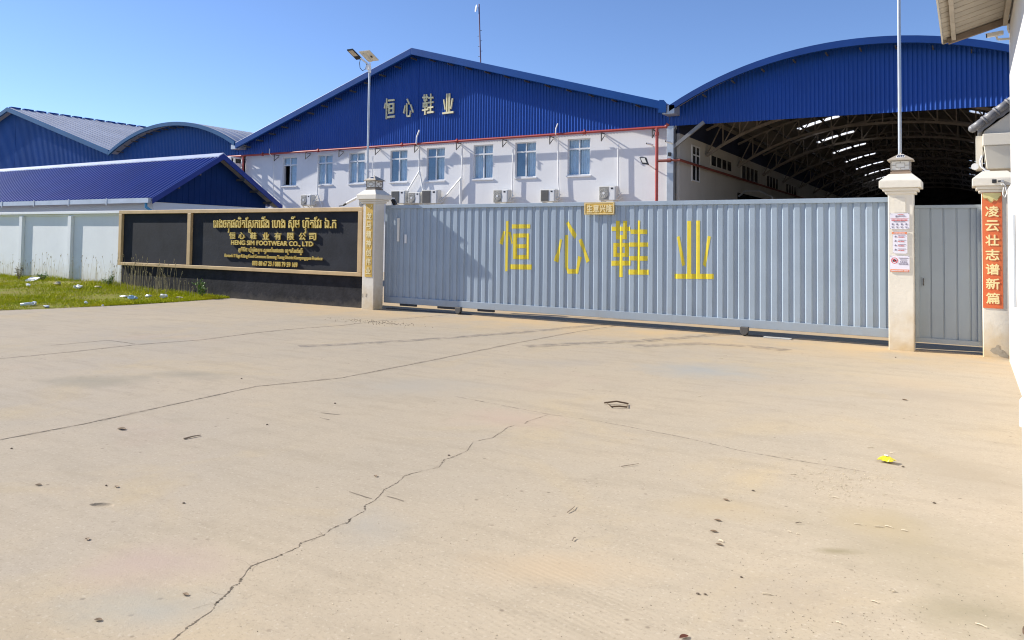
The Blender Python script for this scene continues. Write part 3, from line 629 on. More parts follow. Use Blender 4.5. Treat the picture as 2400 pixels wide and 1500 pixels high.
MB().prism_x([(YR-.22, ZR-.085), (YR, ZR+.055), (YR+.22, ZR-.085), (YR+.22, ZR-.05), (YR, ZR+.09), (YR-.22, ZR-.05)], X0, X1+.03).build('ridge_cap', ridge_glare, SH)
for (ya, za, yb) in ((YE, ZE, YR), (YB, ZE, YR)):
    s_ = 1 if ya < yb else -1
    MB().prism_x([(ya, za+.05), (yb, ZR+.05), (yb, ZR-.17), (ya, za-.17)], X1+.005, X1+.045).build('barge_board', blue_roof, SH)
corr_b = MB(); pitch = .25; y = 17.2; P_ = []
while y < 22.4:
    for t_, d in ((0, 0), (.2, 0), (.21, .012), (.24, .012), (.25, 0)): P_.append((y+t_, d))
    y += pitch
P_ = [p for p in P_ if p[0] <= 22.42]; P_.append((YR, 0)); P_.sort()
for yy, d in P_: corr_b.v += [(-24.48+d, yy, 2.82), (-24.48+d, yy, lin([(YE, ZE-.05), (YR, ZR-.05), (YB, ZE-.05)])(yy))]
for i in range(len(P_)-1): a = 2*i; corr_b.f.append((a, a+2, a+3, a+1))
corr_b.build('gable_cladding', M('shaded_blue_cladding', (.005, .028, .12), .6, spec=.12, var=.1), SH)  # blue darkened to put the shade of this end into the colour
b = MB()
for yy, zz in ((17.9, 3.42), (18.8, 3.97), (20.9, 3.92), (21.6, 3.5), (22.3, 3.08)): b.bar((-24.5, yy, zz-.05), (X1, yy, zz-.05), .06, .09)
b.build('purlin_ends', steel_dk, SH)
MB().prism_x([(YR, ZR-.02), (YB, ZE-.02), (YB, ZE-.04), (YR, ZR-.04)], -24.47, X1).build('soffit', soffit, SH)
gu = MB().prism_x([(YE-.14, 2.76), (YE-.01, 2.76), (YE-.01, 2.93), (YE-.14, 2.93)], X0, X1-.02).build('gutter', gutter_mat, SH)
for x in [-24.0-.02-k*2.45 for k in range(1, 14)]: MB().box(x-.03, x+.03, YE-.155, YE-.142, 2.70, 2.96).build('gutter_bracket', steel_lt, gu)
MB().tube([(-24.25, YE-.06, 2.77), (-24.25, YE-.06, 2.62), (-24.22, 16.9, 2.50), (-24.15, 17.12, 2.36), (-24.15, 17.12, 0)], .05, 10).build('downpipe', blue_pvc, SH, smooth=True)

# ------------------------------------------------------------------ things on the factory front
def fan_unit(name, w_, h_, label, x, z, big=False):
    t = thing(name, label, 'air conditioner', (x, YF-.42, z), 'air conditioner units on the factory front')
    y0 = YF-.42; y1 = YF-.10
    MB().box(x, x+w_, y0, y1, z+.04, z+h_).build('casing', ac_white, t, bevel=.015)
    gx0, gx1 = x+.03, x+w_*.56; zc = z+.04+(h_-.04)/2; gw = gx1-gx0; gr = min(gw, h_-.1)/2-.01; xc = (gx0+gx1)/2
    MB().box(gx0, gx1, y0-.012, y0-.001, z+.07, z+h_-.03).build('grille_panel', ac_grey if big else M_grille, t)
    b = MB()
    if big:
        for k in range(12): zz = z+.10+k*(h_-.16)/11; b.box(gx0+.01, gx1-.01, y0-.03, y0-.014, zz-.008, zz+.008)
    else:
        for rr in (1, .78, .56, .34):
            b.tube([(xc+gr*rr*math.cos(a), y0-.022, zc+gr*rr*math.sin(a)) for a in [2*math.pi*i/24 for i in range(25)]], .009, 5, False)
        for i in range(10):
            a = 2*math.pi*i/10; b.bar((xc+.05*math.cos(a), y0-.02, zc+.05*math.sin(a)), (xc+gr*math.cos(a), y0-.02, zc+gr*math.sin(a)), .012)
    b.build('fan_guard', ac_white if not big else ac_grey, t)
    if not big: MB().tube([(xc, y0-.016, zc), (xc, y0-.034, zc)], .05, 14).build('fan_hub', white_pl, t)
    MB().box(x+w_*.62, x+w_*.93, y0-.012, y0-.001, z+.06, z+h_-.02).build('side_panel', white_pl, t)
    MB().box(x+w_*.71, x+w_*.84, y0-.018, y0-.013, z+h_*.79, z+h_*.90).build('badge', black_pl, t)
    b = MB()
    for xx in (x+.10, x+w_-.10): b.box(xx-.02, xx+.02, y0+.02, YF-.004, z, z+.038).bar((xx, y0+.06, z+.0), (xx, YF-.02, z-.26), .03)
    b.build('bracket', ac_white, t)
    MB().tube([(x+w_+.02, y0+.12, z+.16), (x+w_+.07, y0+.16, z+.24), (x+w_+.11, YF-.08, z+.36)], .02, 6).tube([(x+w_, y0+.10, z+.10), (x+w_+.06, y0+.14, z+.06), (x+w_+.13, YF-.07, z+.2)], .015, 6).build('hose', white_pl, t)
    return t
M_grille = M('grille_backing', (.30, .29, .26), .6, var=.1)  # mid grey plate behind the round fan guard
fan_unit('air_conditioner', .74, .58, 'small air conditioner with round fan below the leftmost factory window', -29.66, 3.30)
fan_unit('air_conditioner', .74, .58, 'air conditioner half hidden behind the lantern of the gate pillar with the gold banner', -25.66, 3.22)
fan_unit('air_conditioner', .86, .66, 'square grille air conditioner nearest the left gate pillar, first of three side by side', -23.62, 3.30, True)
fan_unit('air_conditioner', .72, .57, 'smaller round fan air conditioner in the middle of three side by side', -22.58, 3.29)
fan_unit('air_conditioner', .92, .68, 'largest square grille air conditioner at the right of three side by side', -21.78, 3.27, True)
fan_unit('air_conditioner', .76, .60, 'round fan air conditioner below and right of the sixth factory window', -17.84, 3.27)
fan_unit('air_conditioner', .70, .56, 'square grille air conditioner below and right of the seventh factory window', -15.48, 3.27, True)
fan_unit('air_conditioner', .74, .62, 'round fan air conditioner just above the gold plaque on the gate', -12.78, 3.28)

def trunking(name, label, paths, r=.032):
    t = thing(name, label, 'cable duct', paths[0][0], 'white cable ducts on the factory front')
    for p in paths: MB().tube(p, r, 6).build('duct_run', white_pl, t)
    b = MB()
    for k in range(3):
        a = Vector(paths[0][0]).lerp(Vector(paths[0][-1]), .2+.3*k)
    return t
YD = YF-.11
def P3(x, z): return (x, YD, z)
trunking('cable_duct', 'white duct left of the leftmost window, its tip bent over the red pipe', [[P3(-32.05, 2.6), P3(-32.05, 4.6), P3(-32.10, 6.0), (-32.10, YF-.42, 6.18), (-32.08, YF-.42, 6.45)]], .022)
trunking('cable_duct', 'white duct splitting in two beside the leftmost air conditioner', [[P3(-28.75, 5.65), P3(-28.78, 3.95)], [P3(-28.78, 3.95), P3(-28.98, 3.6)], [P3(-28.78, 3.95), P3(-28.30, 3.0)]], .028)
trunking('cable_duct', 'thin white duct ending above the lantern of the left gate pillar', [[P3(-25.05, 5.75), P3(-25.08, 4.0), P3(-25.2, 3.3)]], .022)
trunking('cable_duct', 'white duct with curved top forking down to the three air conditioners', [[P3(-22.15, 4.7), P3(-22.18, 6.0), (-22.18, YF-.36, 6.2), (-22.15, YF-.38, 6.5), (-21.98, YF-.40, 6.82)], [P3(-22.15, 4.9), P3(-22.45, 4.5), P3(-22.86, 3.95)], [P3(-22.15, 4.9), P3(-22.05, 4.5), P3(-21.92, 3.95)]], .036)
trunking('cable_duct', 'white duct with two long slanting legs right of the largest air conditioner', [[P3(-19.72, 5.9), P3(-19.74, 2.6)], [P3(-19.76, 4.5), P3(-20.98, 3.3)], [P3(-19.80, 4.46), P3(-19.80, 3.2)]], .034)
trunking('cable_duct', 'straight white duct between the sixth and seventh windows', [[P3(-17.02, 5.7), P3(-17.05, 3.95), P3(-17.02, 3.6)]], .026)
trunking('cable_duct', 'white duct bent out over the red pipe left of the rightmost window', [[P3(-14.72, 3.5), P3(-14.80, 4.4), P3(-14.80, 6.0), (-14.80, YF-.38, 6.2), (-14.78, YF-.40, 6.4), (-14.68, YF-.42, 6.62)]], .026)
trunking('cable_duct', 'white duct right of the rightmost window above the air conditioner', [[P3(-12.05, 5.62), P3(-12.08, 5.4), P3(-12.06, 3.9), P3(-11.95, 3.5)]], .026)

FP = thing('fire_pipe', 'long red water pipe running under the blue gable and down the wall corner', 'pipe', (-22.4, YF-.3, 6.18))
YP = YF-.30
MB().tube([(-36.2, YP, 6.18), (-9.95, YP, 6.18)], .055, 10).tube([(-10.02, YP, 6.18), (-9.93, YP, 6.30)], .075, 10).build('main_run', red_pipe, FP, smooth=False)
MB().tube([(-10.38, YP, 6.18), (-10.38, YP, 0)], .062, 10).tube([(-10.38, YP, 6.0), (-10.38, YP, 5.86)], .08, 10).tube([(-34.3, YP, 6.18), (-34.3, YP, 0)], .05, 8).build('down_pipe', red_pipe, FP)
MB().tube([(-10.38, YP, 4.85), (-9.45, YP, 4.85), (-9.40, YF, 4.83), (-9.42, 57, 4.78)], .055, 8).tube([(-9.95, YP, 4.85), (-9.80, YP, 4.85)], .085, 10).build('side_run', M('brown_red_paint', (.20, .05, .035), .6, var=.2), FP)
for x in (-32.75, -23.1, -13.5, -19.9, -28.6): MB().tube([(x-.05, YP, 6.18), (x+.05, YP, 6.18)], .085, 10).tube([(x, YP, 6.1), (x, YP, 6.3)], .03, 6).build('coupling', red_pipe, FP)
for x in (-31.79, -29.45, -27.11, -24.71, -22.29, -19.89, -17.42, -15.09, -12.72, -10.55):
    MB().box(x-.025, x+.025, YP-.08, YF-.003, 6.085, 6.118).box(x-.02, x+.02, YP-.06, YP-.03, 5.76, 6.08).bar((x, YP-.02, 5.80), (x, YF-.01, 6.04), .025).build('hanger', steel_dk, FP)

FL = thing('floodlight', 'black floodlight on a short arm beside the red corner pipe', 'floodlight', (-10.75, YF-.5, 4.85))
MB().prism_y([(-10.98, 5.0), (-10.72, 4.98), (-10.60, 4.68), (-10.86, 4.72)], YF-.62, YF-.54).build('lamp_body', black_pl, FL)
MB().prism_y([(-10.93, 4.96), (-10.76, 4.95), (-10.68, 4.76), (-10.84, 4.78)], YF-.63, YF-.621).build('lens', lamp_panel, FL)
MB().bar((-10.68, YF-.58, 4.72), (-10.5, YF-.02, 4.52), .035).build('arm', white_pl, FL)
def small_cam(label, x, y, z):
    t = thing('security_camera', label, 'camera', (x, y, z), 'security cameras')
    MB().tube([(x, y, z), (x-.22, y-.12, z+.06)], .04, 10).build('housing', white_pl, t)
    MB().tube([(x-.222, y-.121, z+.0606), (x-.24, y-.131, z+.066)], .034, 10).build('lens', black_pl, t)
    MB().bar((x-.06, y-.02, z), (x+.02, YF-.03, z-.1), .03).build('arm', white_pl, t)
small_cam('small white camera on the white wall left of the red corner pipe', -10.55, YF-.25, 5.5)
small_cam('small white camera on the grey steel column at the hall mouth', -9.72, YF-.42, 5.52)
MB_ = MB().box(-9.90, -9.80, YF-.40, YF-.335, 5.02, 5.16)
tag(MB_.build('junction_box', black_pl), 'small black box on the grey steel column at the hall mouth', 'junction box')

# ------------------------------------------------------------------ boundary wall
YW = 13.95
BW = thing('boundary_wall', 'pale white boundary wall with pilasters and coping left of the black sign', 'wall', (-28, YW, 0))
MB().box(-60, -21.3, YW, YW+.12, 0, 2.26).build('panel', bound_white, BW)
MB().box(-60, -21.3, YW-.13, YW+.16, 2.262, 2.345).box(-60, -21.3, YW-.045, YW-.003, 2.20, 2.26).build('coping', bound_white, BW, bevel=.008)
for x in (-24.05, -26.95, -29.85, -32.75, -35.65, -38.5): MB().box(x, x+.19, YW-.105, YW-.003, 0, 2.198).build('pilaster', bound_white, BW, bevel=.008)

# ------------------------------------------------------------------ black sign wall
SW_ = thing('company_sign_wall', 'black sign wall with gold frame and raised gold company name', 'sign wall', (-16.5, 13.9, 0))
YS = 13.885; YFm = 13.795
MB().box(-21.24, -11.76, YS, YS+.16, .76, 2.335).build('panel', black_wall, SW_)
MB().box(-21.22, -11.76, YS+.006, YS+.16, -.15, .752).build('base_wall', black_base, SW_)
b = MB().box(-21.27, -11.86, YFm, YS+.165, 2.245, 2.345).box(-21.27, -11.86, YFm, YS-.003, .735, .825)
b.box(-21.27, -21.13, YFm, YS-.003, .826, 2.244).box(-11.98, -11.86, YFm, YS-.003, .826, 2.244).box(-18.12, -17.98, YFm, YS-.003, .826, 2.244)
b.build('frame', gold_frame, SW_, bevel=.008)

def text_mesh(body, x0, x1, z0, z1, y, ex, mat, parent, name, off=0.):
    vs, fs = raw_text(body); b = MB(); w_ = off
    X = [v[0] for v in vs]; Y = [v[1] for v in vs]; a0, a1, b0, b1 = min(X)-w_, max(X)+w_, min(Y)-w_, max(Y)+w_
    sx = (x1-x0)/(a1-a0); sz = (z1-z0)/(b1-b0)
    for k, (dx, dy) in enumerate(((0, 0), (w_, 0), (-w_, 0), (0, w_), (0, -w_)) if w_ else ((0, 0),)):     # bolder strokes
        n0 = len(b.v); b.v += [(x0+(v[0]+dx-a0)*sx, y-(v[2]+.05)/.1*ex-k*.0004, z0+(v[1]+dy-b0)*sz) for v in vs]; b.f += [tuple(n0+i for i in f_) for f_ in fs]
    return b.build(name, mat, parent)
def raw_text(body, off=0.):
    cu = bpy.data.curves.new('txt', 'FONT'); cu.body = body; cu.size = 1; cu.extrude = .05; cu.offset = off; cu.resolution_u = 3
    o = bpy.data.objects.new('txt', cu); C.objects.link(o); bpy.context.view_layer.update()
    me = bpy.data.meshes.new_from_object(o.evaluated_get(bpy.context.evaluated_depsgraph_get()))
    r_ = ([tuple(v.co) for v in me.vertices], [tuple(p.vertices) for p in me.polygons])
    bpy.data.objects.remove(o); bpy.data.curves.remove(cu); bpy.data.meshes.remove(me); return r_
def adv(body):
    if not body: return 0.
    e = max(v[0] for v in raw_text('|')[0]); return max(v[0] for v in raw_text(body+'|')[0])-e
def khmer(parts, x0, x1, z0, z1, y, ex, mat, parent, name, off=.012):
    """parts: list of (base text, subscript letter or None); the subscript is set small under the base"""
    V = []; F = []; cx = 0.
    def put(vs, fs, sx, dx, dy):
        n = len(V); V.extend([(v[0]*sx+dx, v[1]*sx+dy, v[2]) for v in vs]); F.extend([tuple(n+i for i in f_) for f_ in fs])
    for base, sub in parts:
        if base == ' ': cx += .3; continue
        vs, fs = raw_text(base); wd = max(v[0] for v in vs)
        for k, (dx, dy) in enumerate(((0, 0), (off, 0), (-off, 0), (0, off*.7), (0, -off*.7))): put([(v[0], v[1], v[2]+k*.0012) for v in vs], fs, 1, cx+dx, dy)
        if sub:
            s_, g_ = raw_text(sub); sw = max(v[0] for v in s_)
            for k, dx in enumerate((0, off, -off)): put([(v[0], v[1], v[2]+k*.0012+.007) for v in s_], g_, .58, cx+max(0, (wd-sw*.58)/2)+dx, -.42)
        cx += wd+.05
    X = [v[0] for v in V]; Y = [v[1] for v in V]; a0, a1, b0, b1 = min(X), max(X), min(Y), max(Y)
    b = MB(); b.v = [(x0+(v[0]-a0)*(x1-x0)/(a1-a0), y-(v[2]+.05)/.1*ex, z0+(v[1]-b0)*(z1-z0)/(b1-b0)) for v in V]; b.f = F
    return b.build(name, mat, parent)
YT = YS-.012; EX = .030
khmer([('េរាង', None), ('ច', None), ('ក', 'រ'), ('ផ', None), ('លិ', None), ('ត', None), ('ែស', 'ប'), ('ក', None), ('េជី', None), ('ង', None), (' ', None), ('េហង', None), (' ', None), ('សុី', None), ('ម', None), (' ', None), ('ហ៊', 'វ'), ('ត', None), ('ែវ', None), ('រ', None), (' ', None), ('ឯ.ក', None)], -17.11, -12.70, 1.72, 2.15, YT, EX, gold_let, SW_, 'khmer_name', .02)
for ch, x in zip('恒心鞋业有限公司', (-16.47, -15.92, -15.30, -14.72, -14.17, -13.58, -13.12+.0, -12.70)):
    pass
CX = [537, 560, 586, 615, 643, 672, 698, 723]; 
for ch, x in zip('恒心鞋业有限公司', [-16.46, -16.10, -15.66, -15.20, -14.77, -14.32, -13.92, -13.58]):
    text_mesh(ch, x, x+.235, 1.555, 1.735, YT, EX, gold_let, SW_, 'chinese_character', .018)
text_mesh('HENG SIM FOOTWEAR CO., LTD', -16.38, -13.44, 1.385, 1.525, YT, EX, gold_let, SW_, 'english_name', .022)
khmer([('ភូមិ', None), ('ទី', None), ('៥', None), (' ', None), ('ឃុំ', None), ('ក', 'ដ'), ('ាំង', None), ('គ', 'វ'), ('ត', None), (' ', None), ('ស', 'រ'), ('ុក', None), ('សំ', None), ('េរាង', None), ('ទង', None), (' ', None), ('េខត', 'ត'), ('កំពង់', None), ('ស', 'ព'), ('ឺ', None)], -16.10, -13.78, 1.185, 1.36, YT, EX, gold_let, SW_, 'khmer_address', .02)
text_mesh('Bontech Y llage Kdang Kvod Commune Samrong Torng District Kompongspue Province', -16.62, -13.12, 1.05, 1.165, YT, EX, gold_let, SW_, 'english_address', .015)
text_mesh('093 88 67 23 / 088 79 59 169', -15.56, -13.95, .885, 1.005, YT, EX, gold_let, SW_, 'telephone_number', .022)

# ------------------------------------------------------------------ gate pillars
def pillar(label, x0, x1, y0, y1):
    t = thing('gate_pillar', label, 'pillar', ((x0+x1)/2, (y0+y1)/2, 0), 'gate pillars')
    MB().box(x0, x1, y0, y1, -.05, 2.455).build('shaft', pillar_white, t, bevel=.012)
    b = MB()
    for e, za, zb in ((.035, 2.42, 2.462), (.07, 2.463, 2.51), (.115, 2.511, 2.62)): b.box(x0-e, x1+e, y0-e, y1+e, za, zb)
    b.fru((x0-.113, x1+.113, y0-.113, y1+.113, 2.6205), (x0+.015, x1-.015, y0+.015, y1-.015, 2.735))
    b.build('capital', pillar_white, t, bevel=.008)
    return t
PL = pillar('white gate pillar with the gold vertical banner, left end of the sliding gate', -11.755, -11.41, 13.72, 14.06)
PM = pillar('white gate pillar with three paper notices between sliding gate and small door', -1.066, -.719, 13.72, 14.06)
PR = pillar('white gate pillar with the orange vertical banner beside the guardhouse', .16, .50, 13.72, 14.06)
dm = M('bare_cement_patch', (.36, .32, .25), .9, var=.15, scale=12, bump=.004)
MB().poly([(.245, 13.716, .10), (.27, 13.716, .14), (.31, 13.716, .15), (.325, 13.716, .185), (.36, 13.716, .19), (.365, 13.716, .13), (.41, 13.716, .12), (.44, 13.716, .07), (.47, 13.716, .05), (.46, 13.716, .015), (.36, 13.716, .03), (.33, 13.716, .06), (.29, 13.716, .06)][::-1]).build('chipped_patch', dm, PR)
MB().poly([(-11.74, 13.716, .34), (-11.725, 13.716, .36), (-11.72, 13.716, .28), (-11.735, 13.716, .25)]).poly([(-11.64, 13.716, .28), (-11.62, 13.716, .36), (-11.60, 13.716, .36), (-11.61, 13.716, .28)]).build('chipped_patch', dm, PL)

def lantern(label, x, y, z):
    t = thing('pillar_lantern', label, 'lantern', (x, y, z), 'lanterns on the gate pillars')
    MB().box(x-.14, x+.14, y-.14, y+.14, z, z+.035).box(x-.12, x+.12, y-.12, y+.12, z+.036, z+.055).build('base_plate', bronze, t)
    MB().box(x-.122, x+.122, y-.122, y+.122, z+.056, z+.205).build('glass_box', lamp_panel, t)
    b = MB(); h0, h1 = z+.056, z+.207; e = .128; t_ = .0075
    for sx in (-1, 1):
        for sy in (-1, 1): b.box(x+sx*e-t_, x+sx*e+t_, y+sy*e-t_, y+sy*e+t_, h0, h1)
    for s_ in (-1, 1):
        def fx(u0, u1, za, zb):
            b.box(x+u0, x+u1, y+s_*.1255-.0035, y+s_*.1255+.0035, za, zb); b.box(x+s_*.1255-.0035, x+s_*.1255+.0035, y+u0, y+u1, za, zb)
        fx(-.117, .117, h1-.012, h1-.002); fx(-.117, .117, h0, h0+.01)
        za, zb = z+.095, z+.168
        fx(-.062, .062, za-.003, za+.004); fx(-.062, .062, zb-.004, zb+.003); fx(-.064, -.058, za+.004, zb-.004); fx(.058, .064, za+.004, zb-.004)
        fx(-.117, -.066, z+.127, z+.136); fx(.066, .117, z+.127, z+.136); fx(-.005, .005, zb+.005, h1-.012); fx(-.005, .005, h0+.01, za-.005)
    b.build('lattice', bronze, t)
    MB().fru((x-.178, x+.178, y-.178, y+.178, z+.208), (x-.178, x+.178, y-.178, y+.178, z+.222)).fru((x-.176, x+.176, y-.176, y+.176, z+.2225), (x-.03, x+.03, y-.03, y+.03, z+.318)).tube([(x, y, z+.318), (x, y, z+.345)], .018, 8, r2=.004).build('roof', lamp_roof, t)
    # small solar plate on the front slope of the roof
    b = MB(); p = lambda u, v, o_: (x+u, y-.176+.146*v-o_*.55, z+.2225+.0955*v+o_*.84)
    b.poly([p(-.062, .30, .004), p(.062, .30, .004), p(.045, .85, .004), p(-.045, .85, .004)]); b.build('solar_plate', white_pl, t)
    b = MB()
    for k in range(4): u = -.048+k*.026; b.poly([p(u, .40, .007), p(u+.018, .40, .007), p(u*.85+.015, .75, .007), p(u*.85, .75, .007)])
    b.build('solar_cells', solar_mat, t)
    return t
L1 = lantern('square bronze lantern on the gate pillar with the gold banner', -11.582, 13.89, 2.737)
L2 = copy_tree(L1, loc=(-.893, 13.89, 2.737)); lit_lat = M('lit_bronze', (.36, .33, .29), .5, .2, var=.15); lit_base = M('lit_brown_base', (.30, .215, .15), .6, var=.2)  # same bronze painted lighter for the stronger light on this lantern
for ch in L2.children:
    if ch.name.startswith(('lattice', 'base_plate')):
        ch.data = ch.data.copy(); ch.data.materials[0] = lit_lat if ch.name.startswith('lattice') else lit_base
L2['label'] = 'square bronze lantern on the gate pillar with the three notices'

# ------------------------------------------------------------------ solar street lamps
def street_lamp(label, x, y, zb, zt):
    t = thing('street_lamp', label, 'street lamp', (x, y, zb), 'solar street lamps at the gate')
    MB().tube([(x, y, zb), (x, y, zt)], .026, 12).build('pole', steel_lt, t, smooth=False)
    MB().tube([(x, y, zt-.02), (x, y, zt+.13)], .04, 10).box(x-.05, x+.02, y-.06, y+.03, zt+.05, zt+.16).tube([(x+.01, y, zt+.16), (x+.015, y, zt+.22)], .016, 8).build('pole_head', white_pl, t)
    MB().tube([(x, y, zt+.1), (x-.05, y-.03, zt+.2), (x-.20, y-.10, zt+.33)], .022, 8).build('bracket_arm', white_pl, t)
    L_ = Vector((-.036, -.30, .17)); V_ = Vector((.115, .073, .022)); N_ = L_.cross(V_).normalized()
    if N_.z < 0: N_ = -N_
    c = Vector((x-.35, y-.15, zt+.42))
    def slab(c, a, b_, th, name, mat, parent, up_=0.):
        m = MB(); n = 0
        for o_ in (0, th):
            for i, j in ((-1, -1), (1, -1), (1, 1), (-1, 1)): m.v.append(tuple(c+a*i*.5+b_*j*.5+N_*(o_+up_)))
        m.f = [(3, 2, 1, 0), (4, 5, 6, 7), (0, 1, 5, 4), (1, 2, 6, 5), (2, 3, 7, 6), (3, 0, 4, 7)]
        return m.build(name, mat, parent)
    hd = slab(c, L_, V_, .045, 'lamp_head', black_pl, t)
    slab(c+L_*.16, L_*.58, V_*.78, .006, 'led_lens', led_mat, hd, -.0062)
    c2 = Vector((x-.08, y+.06, zt+.40)); P_ = Vector((.175, .112, .028))
    pn = slab(c2, L_*1.05, P_*1.25, .022, 'solar_panel', panel_back, t)
    slab(c2, L_*1.0, P_*1.18, .004, 'solar_cells', solar_mat, pn, .0225)
    slab(c2+P_*.25-L_*.05, L_*.16, P_*.16, .018, 'terminal_box', black_pl, pn, -.0185)
    slab(c2-P_*.30-L_*.1, L_*.8, P_*.35, .03, 'battery_case', panel_back, pn, -.0305)
    MB().tube([(x-.20, y-.10, zt+.33), (x-.23, y-.10, zt+.22), (x-.22, y-.09, zt+.10), (x-.16, y-.07, zt+.03), (x-.09, y-.05, zt+.06), (x-.06, y-.04, zt+.18), (x-.12, y-.06, zt+.28)], .008, 6).build('cable', black_pl, t)
    return t
street_lamp('solar street lamp on a thin pole behind the gold banner pillar', -12.06, 14.2, 0, 5.60)
street_lamp('tall thin lamp pole rising from the pillar with the notices', -.915, 14.02, 2.73, 5.60)

# lamp arm and little floodlight at the left pillar
t = thing('wall_lamp', 'white tube lamp with black tip leaning out above the sign wall', 'lamp', (-11.9, 13.9, 2.55), None)
MB().tube([(-11.86, 13.88, 2.66), (-12.36, 13.82, 2.44)], .03, 10).build('tube_body', white_pl, t)
MB().tube([(-12.362, 13.82, 2.439), (-12.44, 13.81, 2.40)], .026, 10).bar((-12.44, 13.81, 2.385), (-12.60, 13.83, 2.375), .02).build('tip', black_pl, t)
t = thing('gate_floodlight', 'small black floodlight with white box behind the left top corner of the gate', 'floodlight', (-11.4, 14.38, 2.3))
MB().prism_y([(-11.46, 2.545), (-11.36, 2.55), (-11.27, 2.42), (-11.37, 2.40)], 14.33, 14.37).build('lamp_body', black_pl, t)
MB().box(-11.62, -11.46, 14.38, 14.5, 1.9, 2.50).fru((-11.62, -11.46, 14.38, 14.5, 2.501), (-11.52, -11.46, 14.38, 14.5, 2.59)).build('box', white_pl, t)

# ------------------------------------------------------------------ sliding gate
GX0, GX1 = -11.46, -.95
GT = thing('sliding_gate', 'long grey blue corrugated sliding gate with four big yellow characters', 'gate', (-6.2, 14.2, .14))
GP = .185; G0 = -11.40
GPROF = [(0, .026), (.45, .026), (.52, 0), (.85, 0)]
bk = []
k = 0
while G0+k*GP < GX1-.05:
    for t_, d in GPROF: bk.append((G0+(k+t_)*GP, d))
    k += 1
bk = [q for q in bk if q[0] <= GX1-.05]
b = MB(); YB_ = 14.205
for x, d in bk: b.v += [(x, YB_-d, .27), (x, YB_-d, 2.335)]
for i in range(len(bk)-1): a = 2*i; b.f.append((a, a+2, a+3, a+1))
b.build('panel', gate_paint, GT)
MB().box(GX0, GX1, 14.155, 14.245, 2.315, 2.395).box(GX0, GX1, 14.155, 14.245, .14, .285).box(GX0, GX0+.07, 14.155, 14.245, .286, 2.314).box(GX1-.07, GX1, 14.155, 14.245, .286, 2.314).build('frame', gate_paint, GT, bevel=.006)
def clip(poly, xa, keep):
    o = []
    for i in range(len(poly)):
        p, q = poly[i], poly[(i+1) % len(poly)]; ip = (p[0] >= xa) == keep or p[0] == xa; iq = (q[0] >= xa) == keep or q[0] == xa
        if ip: o.append(p)
        if ip != iq and q[0] != p[0]: s_ = (xa-p[0])/(q[0]-p[0]); o.append((xa, p[1]+s_*(q[1]-p[1])))
    return o
for ch in GLYPHS:
    b = MB()
    for s_ in ch:
        x0 = min(p[0] for p in s_); x1 = max(p[0] for p in s_)
        for (a, da), (c, dc) in zip(bk, bk[1:]):
            if c <= x0 or a >= x1 or c-a < 1e-6: continue
            q = clip(clip(s_, a, True), c, False)
            if len(q) < 3: continue
            b.poly([(x, YB_-(da+(dc-da)*(x-a)/(c-a))-.0035, z) for x, z in q])
    b.build('yellow_character', yellow_tape, GT)
for x in (-9.34, -3.33):
    wp = MB().prism_y([(x-.07, .16), (x+.07, .16), (x+.07, .07), (x+.03, .02), (x-.03, .02), (x-.07, .07)], 14.06, 14.15).build('wheel_housing', steel_dk, GT, bevel=.008)
    MB().tube([(x, 14.09, .07), (x, 14.13, .07)], .068, 16).build('wheel', rubber, wp)
for (xa, xb) in ((-11.0, -10.55), (-9.95, -9.5), (-8.9, -8.5)): MB().box(xa, xb, 14.17, 14.23, .09, .139).build('guide_block', black_pl, GT)
# small white rust flecks / old stickers on the gate
MB().box(-11.11, -11.04, 14.160, 14.166, 1.56, 2.10).build('old_sticker', lamp_panel, GT)
MB().box(-10.89, -10.83, 14.160, 14.166, 1.52, 1.72).build('old_sticker', white_pl, GT)
rail = MB().box(-11.4, -.95, 14.17, 14.23, .0, .022)
tag(rail.build('gate_rail', steel_dk), 'dark steel floor rail under the sliding gate', 'rail')
tag(MB().box(-3.0, -2.55, 14.02, 14.12, 0, .022).build('concrete_strip', concrete_grey, bevel=.004), 'pale flat concrete strip on the ground at the foot of the gate', 'strip')
PQ = thing('paper_plaque', 'gold paper plaque with pale characters over the top rail of the gate', 'plaque', (-6.1, 14.13, 2.14))
MB().box(-6.41, -5.78, 14.125, 14.137, 2.145, 2.385).build('paper', gold_paper, PQ)
MB().box(-6.40, -5.79, 14.119, 14.123, 2.365, 2.378).box(-6.40, -5.79, 14.119, 14.123, 2.152, 2.165).box(-6.40, -6.385, 14.119, 14.123, 2.166, 2.364).box(-5.805, -5.79, 14.119, 14.123, 2.166, 2.364).build('border', pale_gold, PQ)
for i, ch in enumerate('生意兴隆'): text_mesh(ch, -6.355+i*.138, -6.355+i*.138+.122, 2.19, 2.34, 14.123, .004, pale_gold, PQ, 'character', .022)

# ------------------------------------------------------------------ small door
SD = thing('pedestrian_door', 'narrow grey ribbed metal door between the two right gate pillars', 'door', (-.28, 13.95, .1))
DX0, DX1 = -.712, .158; b = MB(); pr = []
x = DX0+.05
while x < DX1-.05:
    for t_, d in ((0, .0), (.145, .0), (.152, .014), (.165, .014), (.172, 0)): pr.append((x+t_, d))
    x += .172
pr = [q for q in pr if q[0] < DX1-.04]+[(DX1-.04, 0)]
for x, d in pr: b.v += [(x, 13.965+d, .19), (x, 13.965+d, 2.21)]
for i in range(len(pr)-1): a = 2*i; b.f.append((a, a+2, a+3, a+1))
b.build('panel', door_paint, SD)
MB().box(DX0, DX1, 13.93, 13.985, 2.20, 2.25).box(DX0, DX1, 13.93, 13.985, .13, .20).box(DX0, DX0+.055, 13.93, 13.985, .201, 2.199).box(DX1-.055, DX1, 13.93, 13.985, .201, 2.199).build('frame', door_paint, SD, bevel=.004)
